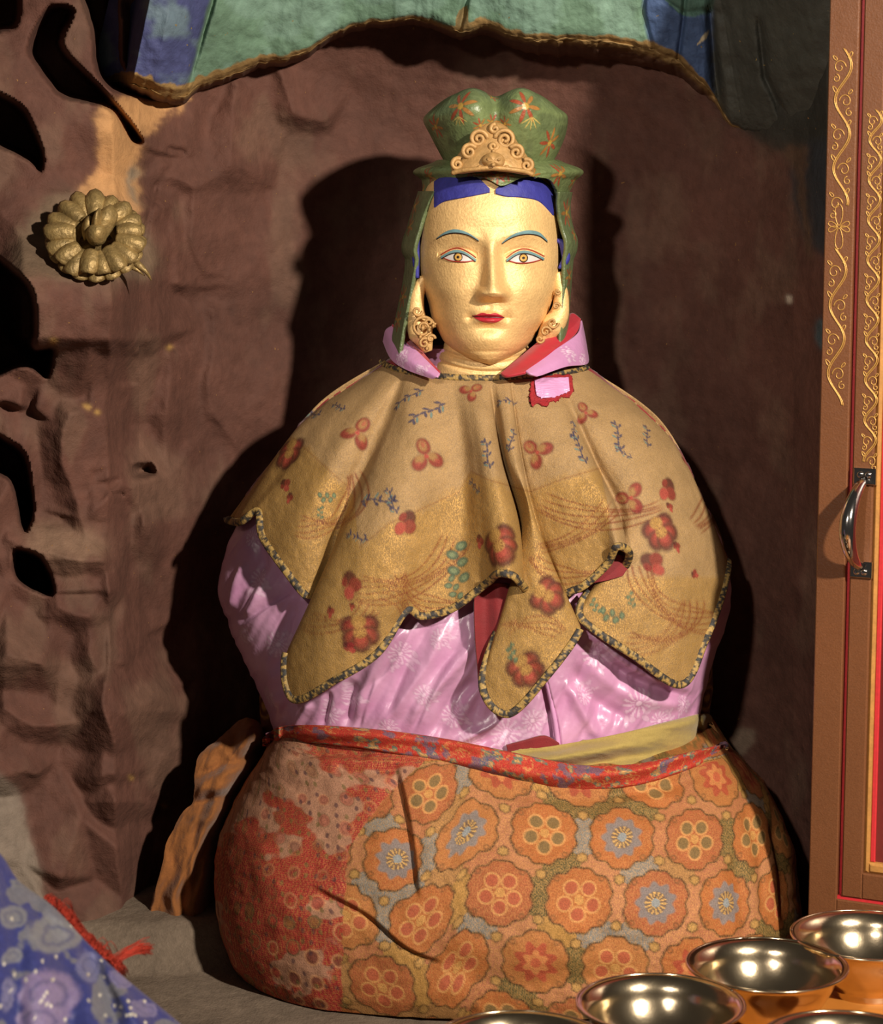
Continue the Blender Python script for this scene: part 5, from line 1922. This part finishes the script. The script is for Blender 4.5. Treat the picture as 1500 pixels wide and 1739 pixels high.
def cabf(u, v, w):
    return CB0 + CU * u + np.array([0, 0, 1.0]) * v + CN * w


def cab_uv(px, py, w=0.0):
    q = ray_plane(px, py, CB0 + CN * w, CN)
    d = q - CB0
    return d @ CU, d[..., 2]


def build_cabinet():
    root = empty('cabinet', tuple(CB0), 'brown painted cabinet with red grooves and gilt vine relief, right of the statue', 'cabinet')
    top = 1.75
    u = lambda x, w=0: float(cab_uv(x, 1400, w)[0])
    u1, u2, u3, u4, u5 = u(1424), u(1430.5), u(1467), u(1478, -.005), u(1488, -.011)
    vb = float(cab_uv(1419, 1527)[1])
    vdoor = vb + .004
    uR = u5 + .34
    # side, post and bottom rail of the carcass
    box('side_panel', cabf, (0, .02, 0, top, -.26, -.03), M['wood'], root)
    box('post', cabf, (0, u1, 0, top, -.03, 0.0), M['wood'], root, .0015)
    box('bottom_rail', cabf, (u1, uR, 0, vb, -.03, 0.0), M['wood'], root, .0015)
    box('red_groove', cabf, (u1 - .001, u2 + .012, vb - .001, top, -.028, -.013), M['redpaint'], root)
    box('red_groove', cabf, (u1, uR, vb - .001, vb + .004, -.028, -.004), M['redpaint'], root)
    # door: stile, rail, ochre bead, red liner, panel
    vr0 = float(cab_uv(1467, 1484)[1])
    door = box('door', cabf, (u2 + .0006, u3, vdoor, top, -.022, -.0012), M['wood'], root, .002)
    box('door_rail', cabf, (u3 - .001, uR, vdoor, vr0, -.022, -.0014), M['wood'], door, .002)
    vr1 = float(cab_uv(1480, 1468)[1])
    box('bead', cabf, (u3, u4, vr0, top, -.022, -.0045), M['bead'], door, .003)
    box('bead', cabf, (u4 - .001, uR, vr0, vr1, -.022, -.0046), M['bead'], door, .003)
    box('liner', cabf, (u4, u5, vr1, top, -.022, -.010), M['redpaint'], door, .001)
    box('panel', cabf, (u5 - .001, uR, vr1, top, -.024, -.014), M['panel'], door)

    # gilt vines in low relief
    def cabp(px, py, w):
        q = ray_plane(px, py, CB0 + CN * w, CN)
        return q

    def curl(x, y, r, dr, st, w, turns=1.15):
        t = np.linspace(0, 1, 26)
        a = st + dr * t * turns * 2 * math.pi
        q = r * (1 - .75 * t)
        return cabp(x + q * np.cos(a), y - q * np.sin(a) * 1.15, w), .0007 * (1 - .3 * t)

    def leafl(x, y, r, ang, w):
        t = np.linspace(0, 2 * math.pi, 22)
        lx, ly = r * np.cos(t), .42 * r * np.sin(t) * (1 + .3 * np.cos(t))
        c, s = math.cos(ang), math.sin(ang)
        return cabp(x + c * lx - s * ly, y - (s * lx + c * ly) * 1.2, w), np.full(22, .0006)

    def vine(y0, y1, xa, xb, amp, step, w, par, rosette):
        paths = []
        yy = np.linspace(y0, y1, 260)
        xc = np.interp(yy, [y0, y1], [xa, xb])
        ph = (yy - y0) / step * math.pi
        gap = np.abs(yy - rosette) > 34 if rosette else np.ones_like(yy, bool)
        xx = xc + amp * np.sin(ph)
        for seg in ((yy < (rosette or 1e9)) & gap, (yy > (rosette or 1e9)) & gap):
            if seg.sum() > 4:
                paths.append((cabp(xx[seg], yy[seg], w), np.full(seg.sum(), .0008)))
                paths.append((cabp(xx[seg] + 2.6, yy[seg] + 1, w), np.full(seg.sum(), .0006)))
        k = 0
        y = y0 + step * .5
        while y < y1:
            if not rosette or abs(y - rosette) > 40:
                sg = 1 if k % 2 == 0 else -1
                x = float(np.interp(y, [y0, y1], [xa, xb]))
                paths.append(curl(x - sg * amp * .45, y + 3, amp * .85, sg, 0 if sg > 0 else math.pi, w))
                paths.append(curl(x - sg * amp * .9, y + step * .38, amp * .5, -sg, math.pi / 2, w))
                paths.append(leafl(x + sg * amp * .95, y - step * .30, amp * .42, .9 * sg, w))
                paths.append(leafl(x - sg * amp * 1.05, y - step * .22, amp * .34, -.7 * sg, w))
            k += 1
            y += step
        if rosette:
            x = float(np.interp(rosette, [y0, y1], [xa, xb]))
            for a in (math.pi / 2, -math.pi / 2):
                paths.append(leafl(x, rosette - 20 * math.sin(a), 15, a, w))
            for a in (.35, math.pi - .35, -.35, math.pi + .35):
                paths.append(leafl(x + 11 * math.cos(a), rosette - 10 * math.sin(a), 8, a, w))
        tubes('vine_relief', paths, M['vine'], par, 6)
    vine(82, 688, 1433, 1417, 13, 58, .0004, root, 385)
    vine(186, 784, 1487, 1476, 10, 34, -.0008, door, None)

    # chromed pull handle screwed to the stile
    hd = mesh_handle(cabp, door)


def mesh_handle(cabp, door):
    def plate(x0, x1, y0, y1):
        a, b = cab_uv(x0, y1), cab_uv(x1, y0)
        return (float(a[0]), float(b[0]), float(a[1]), float(b[1]), -.001, .0035)
    p1 = plate(1450, 1489, 796, 822)
    p2 = plate(1444, 1482, 955, 980)
    h = box('handle', cabf, p1, M['chrome'], door, .0015)
    h['label'] = 'chromed steel pull handle'
    box('lower_plate', cabf, p2, M['chrome'], h, .0015)
    um1, um2 = (p1[0] + p1[1]) / 2, (p2[0] + p2[1]) / 2
    um = (um1 + um2) / 2
    v1, v2 = p1[2] + .004, p2[3] - .004
    t = np.linspace(0, 1, 60)
    out = np.sin(t * math.pi) ** .62
    u = um1 * (1 - t) + um2 * t - .006 * out
    v = v1 + (v2 - v1) * t
    w = .004 + .044 * out
    pts = CB0 + CU * u[:, None] + np.array([0, 0, 1.0]) * v[:, None] + CN * w[:, None]
    r = .0060 + .0042 * np.sin(t * math.pi)
    tubes('grip', [(pts, r)], M['chrome'], h, 18)
    th = np.linspace(0, 2 * math.pi, 16, endpoint=False)
    for (pl, vv) in ((p1, p1[3] - .008), (p2, p2[2] + .008)):
        for uu in (pl[0] + .009, pl[1] - .009):
            rings = [np.array([cabf(uu + rr * math.cos(a), vv + rr * math.sin(a), ww) for a in th]) for rr, ww in ((.0042, .0030), (.0040, .0050), (.0022, .0058), (.0004, .0058))]
            grid('screw', np.array(rings), M['chrome'], h, True)


# ---------------------------------------------------------------- offering table and its bowls
HR = 0.851                                     # bowl rims below the camera


def rim_pt(px, py):
    b = IH / 2 - py
    dz = FPX * FWD[2] + b * UPV[2]
    t = -HR / dz
    return np.array([(px - IW / 2) * t, CAM[1] + (FPX * FWD[1] + b * UPV[1]) * t, CAM[2] - HR])


BOWLS = [((1122, 1704), 'brass offering bowl third from the right, in front of the skirt', .0905),
         ((1303, 1638), 'brass offering bowl second from the right in the diagonal row', .0905),
         ((1476, 1588), 'rearmost brass offering bowl, against the cabinet foot', .0905),
         ((884, 1772), 'leftmost brass offering bowl, mostly cut off by the bottom edge', .0905),
         ((1442, 1772), 'brass offering bowl in the bottom right corner, only its rim showing', .0905)]
BH = .068


def build_bowls():
    proto = None
    n = 96
    th = np.linspace(0, 2 * math.pi, n, endpoint=False)
    zt = CAM[2] - HR - BH
    prof = [(.0, .004), (.045, .0), (.049, .0), (.050, .006), (.052, .010), (.066, .024), (.0775, .042), (.0835, .056), (.0885, .063), (.0955, .0665), (.0968, .0680), (.0950, .0690), (.0880, .0672), (.0800, .058), (.0740, .044), (.063, .028), (.048, .015), (.030, .009), (.0005, .008)]
    pr = cr(np.array(prof), np.linspace(0, len(prof) - 1, 110))
    pr[:, 0] = np.maximum(pr[:, 0], .0004)
    for i, (c, lab, r) in enumerate(BOWLS):
        q = rim_pt(*c)
        loc = (float(q[0]), float(q[1]), float(zt))
        if proto is None:
            root = empty('offering_bowl', loc, lab, 'bowl', 'brass offering bowls')
            V = np.stack([pr[:, :1] * np.cos(th), pr[:, :1] * np.sin(th), np.broadcast_to(pr[:, 1:], (len(pr), n))], -1)
            V = V + np.array(loc)
            o1 = grid('basin', V, M['brass'], root, True)
            a = np.linspace(0, 2 * math.pi, 97)
            ring = np.stack([.0962 * np.cos(a), .0962 * np.sin(a), np.full(97, .0682)], -1) + np.array(loc)
            o2 = tubes('rim', [(ring, .0019)], M['brass'], root, 10)
            root.rotation_euler.z = .4
            proto = (root, o1, o2)
        else:
            root = proto[0].copy()
            COL.objects.link(root)
            root.location = loc
            root.rotation_euler.z = .4 + i * 1.3
            for ch in proto[1:]:
                k = ch.copy()
                COL.objects.link(k)
                k.parent = root
            root['label'] = lab
        root.scale = (r / .0968,) * 2 + (1.0,)
    # table under the bowls; its back edge runs along the diagonal row
    D, A = rim_pt(*BOWLS[2][0])[:2], rim_pt(*BOWLS[3][0])[:2]
    d = (D - A) / np.linalg.norm(D - A)
    nrm = np.array([-d[1], d[0]])
    nrm = nrm if nrm[1] > 0 else -nrm
    o0 = A - d * .20

    def tf(u, v, w):
        q = o0 + d * u + nrm * v
        return np.array([q[0], q[1], zt + w])
    Lr = np.linalg.norm(D - A) + .26
    ctr = tf(Lr / 2, -.3, 0)
    root = empty('offering_table', (float(ctr[0]), float(ctr[1]), FLOOR_Z), 'low orange wooden table under the brass bowls', 'table')
    # tabletop of planks
    e = [.066, -.09, -.25, -.41, -.57, -.66]
    for k in range(5):
        box('plank', tf, (0, Lr, e[k + 1] + .001, e[k], -.024, 0.0), M['tabletop'], root, .0015)
    h = zt - FLOOR_Z
    for (u0, v0) in ((.03, .03), (Lr - .07, .03), (.03, -.62), (Lr - .07, -.62)):
        box('leg', tf, (u0, u0 + .04, v0 - .04, v0, -h, -.024), M['tabletop'], root, 0)
    box('apron', tf, (.03, Lr - .03, .012, .03, -.07, -.024), M['tabletop'], root, 0)
    box('apron', tf, (.03, .05, -.6, .012, -.07, -.024), M['tabletop'], root, 0)


# ---------------------------------------------------------------- blue brocade over a knee in the left foreground


def build_blue_cloth():
    ed = np.array([(-60, 1395), (0, 1450), (32, 1496), (90, 1540), (150, 1603), (205, 1655), (262, 1702), (330, 1760), (420, 1850)], float)
    nE, nR = 260, 180
    E = even(ed, nE)
    q = np.linspace(0, 1, nR)[:, None]
    Yf = -1.02
    # rounded over: starts behind the visible edge, comes forward and down to the left
    run = np.array([(-30, 26, .10), (0, 0, .0), (-14, 18, -.05), (-60, 70, -.13), (-150, 170, -.20), (-280, 330, -.25), (-420, 560, -.27)], float)
    Rr = cr(run, q[:, 0] * (len(run) - 1))
    px = E[None, :, 0] + Rr[:, None, 0]
    py = E[None, :, 1] + Rr[:, None, 1]
    Y = -.92 + Rr[:, None, 2] + 0 * px
    Y = Y + .02 * (fbm(px / 110, py / 80, 401) - .5)
    for poly, w, d in [([(140, 1600), (180, 1680), (200, 1760)], 16, .02), ([(60, 1540), (110, 1640), (120, 1740)], 22, .014), ([(10, 1500), (30, 1600), (30, 1739)], 20, .012), ([(180, 1650), (240, 1739)], 14, -.012)]:
        dd, sd, t = polydist(px, py, even(np.array(poly, float), 14), 5 * w)
        Y += d * np.exp(-(dd / w) ** 2)
    V = P(px, py, Y)
    S = Surf(V)
    X, Z = S.px, S.py
    col = np.zeros((len(X), 4))
    col[:, :3] = lin('262c68')

    def over(m, rgb, mt=0.0):
        m = np.clip(m, 0, 1)
        col[:, :3] = col[:, :3] * (1 - m[:, None]) + np.asarray(rgb) * m[:, None]
        col[:, 3] = col[:, 3] * (1 - m) + mt * m
    wob = 20 * (fbm(X / 18, Z / 18, 411) - .5)
    f1 = fbm(X / 46, Z / 46, 413)
    over(sm(.54, .60, f1) * .85, lin('626166'), .05)
    for (x, y, rx, ry, rgb) in [(95, 1590, 48, 30, lin('6c6c72')), (25, 1560, 26, 20, lin('6c6c72')), (20, 1625, 22, 16, lin('6c6c72')), (85, 1690, 52, 44, lin('75658a')), (70, 1735, 44, 30, lin('75658a')), (205, 1662, 18, 14, lin('676088')),
                                (245, 1712, 22, 12, lin('676088')), (45, 1500, 26, 12, lin('626166')), (12, 1690, 14, 30, lin('676488')), (130, 1560, 24, 14, lin('6c6c72')), (150, 1640, 20, 26, lin('5c5c84'))]:
        r = np.hypot((X + wob - x) / rx, (Z + wob * .8 - y) / ry)
        over((1 - sm(.85, 1.1, r)) * .9, rgb, .05)
        over((np.exp(-((r - .55) / .09) ** 2)) * .55, lin('2a2f5c'))
    # spangles
    rg = np.random.default_rng(9)
    dots = [(20, 1560), (95, 1625), (60, 1650), (18, 1682), (80, 1705), (86, 1708), (72, 1632), (172, 1631), (58, 1730), (110, 1732), (225, 1722), (222, 1712), (205, 1710), (218, 1700), (195, 1708), (25, 1655), (44, 1664), (150, 1655), (90, 1664), (170, 1690), (230, 1724)]
    dots += [(rg.uniform(0, 250), rg.uniform(1560, 1739)) for _ in range(14)]
    for (x, y) in dots:
        over((1 - sm(1.6, 3.2, np.hypot(X - x, Z - y))), lin('e8e0cc'), 1.0)
    o = grid('brocade_cloth', V, M['bluecloth'], col=col)
    sol = None
    tag(o, 'blue brocade with grey and mauve flowers draped in the bottom left corner', 'cloth')
    # red fringe: loose threads along the far edge
    paths = []
    rg = np.random.default_rng(21)
    for k in range(620):
        t = rg.uniform(0, 1)
        c = np.array([np.interp(t, [0, .3, .55, 1], [80, 118, 138, 205]), np.interp(t, [0, .3, .55, 1], [1528, 1560, 1590, 1648])])
        L = rg.uniform(10, 34) * (1.1 if .1 < t < .5 else 1.0)
        an = rg.normal(.55, .5)
        if t > .6:
            an = rg.normal(.15, .7)
            L *= 1.2
        q = np.linspace(0, 1, 5)
        x = c[0] - 4 + L * q * math.cos(an) * .6 + rg.normal(0, 2)
        y = c[1] - L * .36 * np.sin(q * 2.6) * rg.uniform(.3, 1.4) + 16 * q ** 2 - 2 + rg.normal(0, 4)
        paths.append((P(x, y, -.885 + .07 * q + rg.normal(0, .012)), .00042))
    for k in range(60):
        q = np.linspace(0, 1, 7)
        j = rg.normal(0, 6) * q
        x = 190 + 62 * q + rg.normal(0, 5)
        y = 1640 - 46 * q ** .8 + 16 * q ** 3 + j
        paths.append((P(x, y, -.86 + .05 * q), .00042))
    f = tubes('fringe', paths, M['fringe'], o, 4)
    f['kind'] = 'stuff'
    f['label'] = 'loose red thread fringe'


build_ochre_cloth()
build_ornament()
build_cabinet()
build_bowls()
build_blue_cloth()
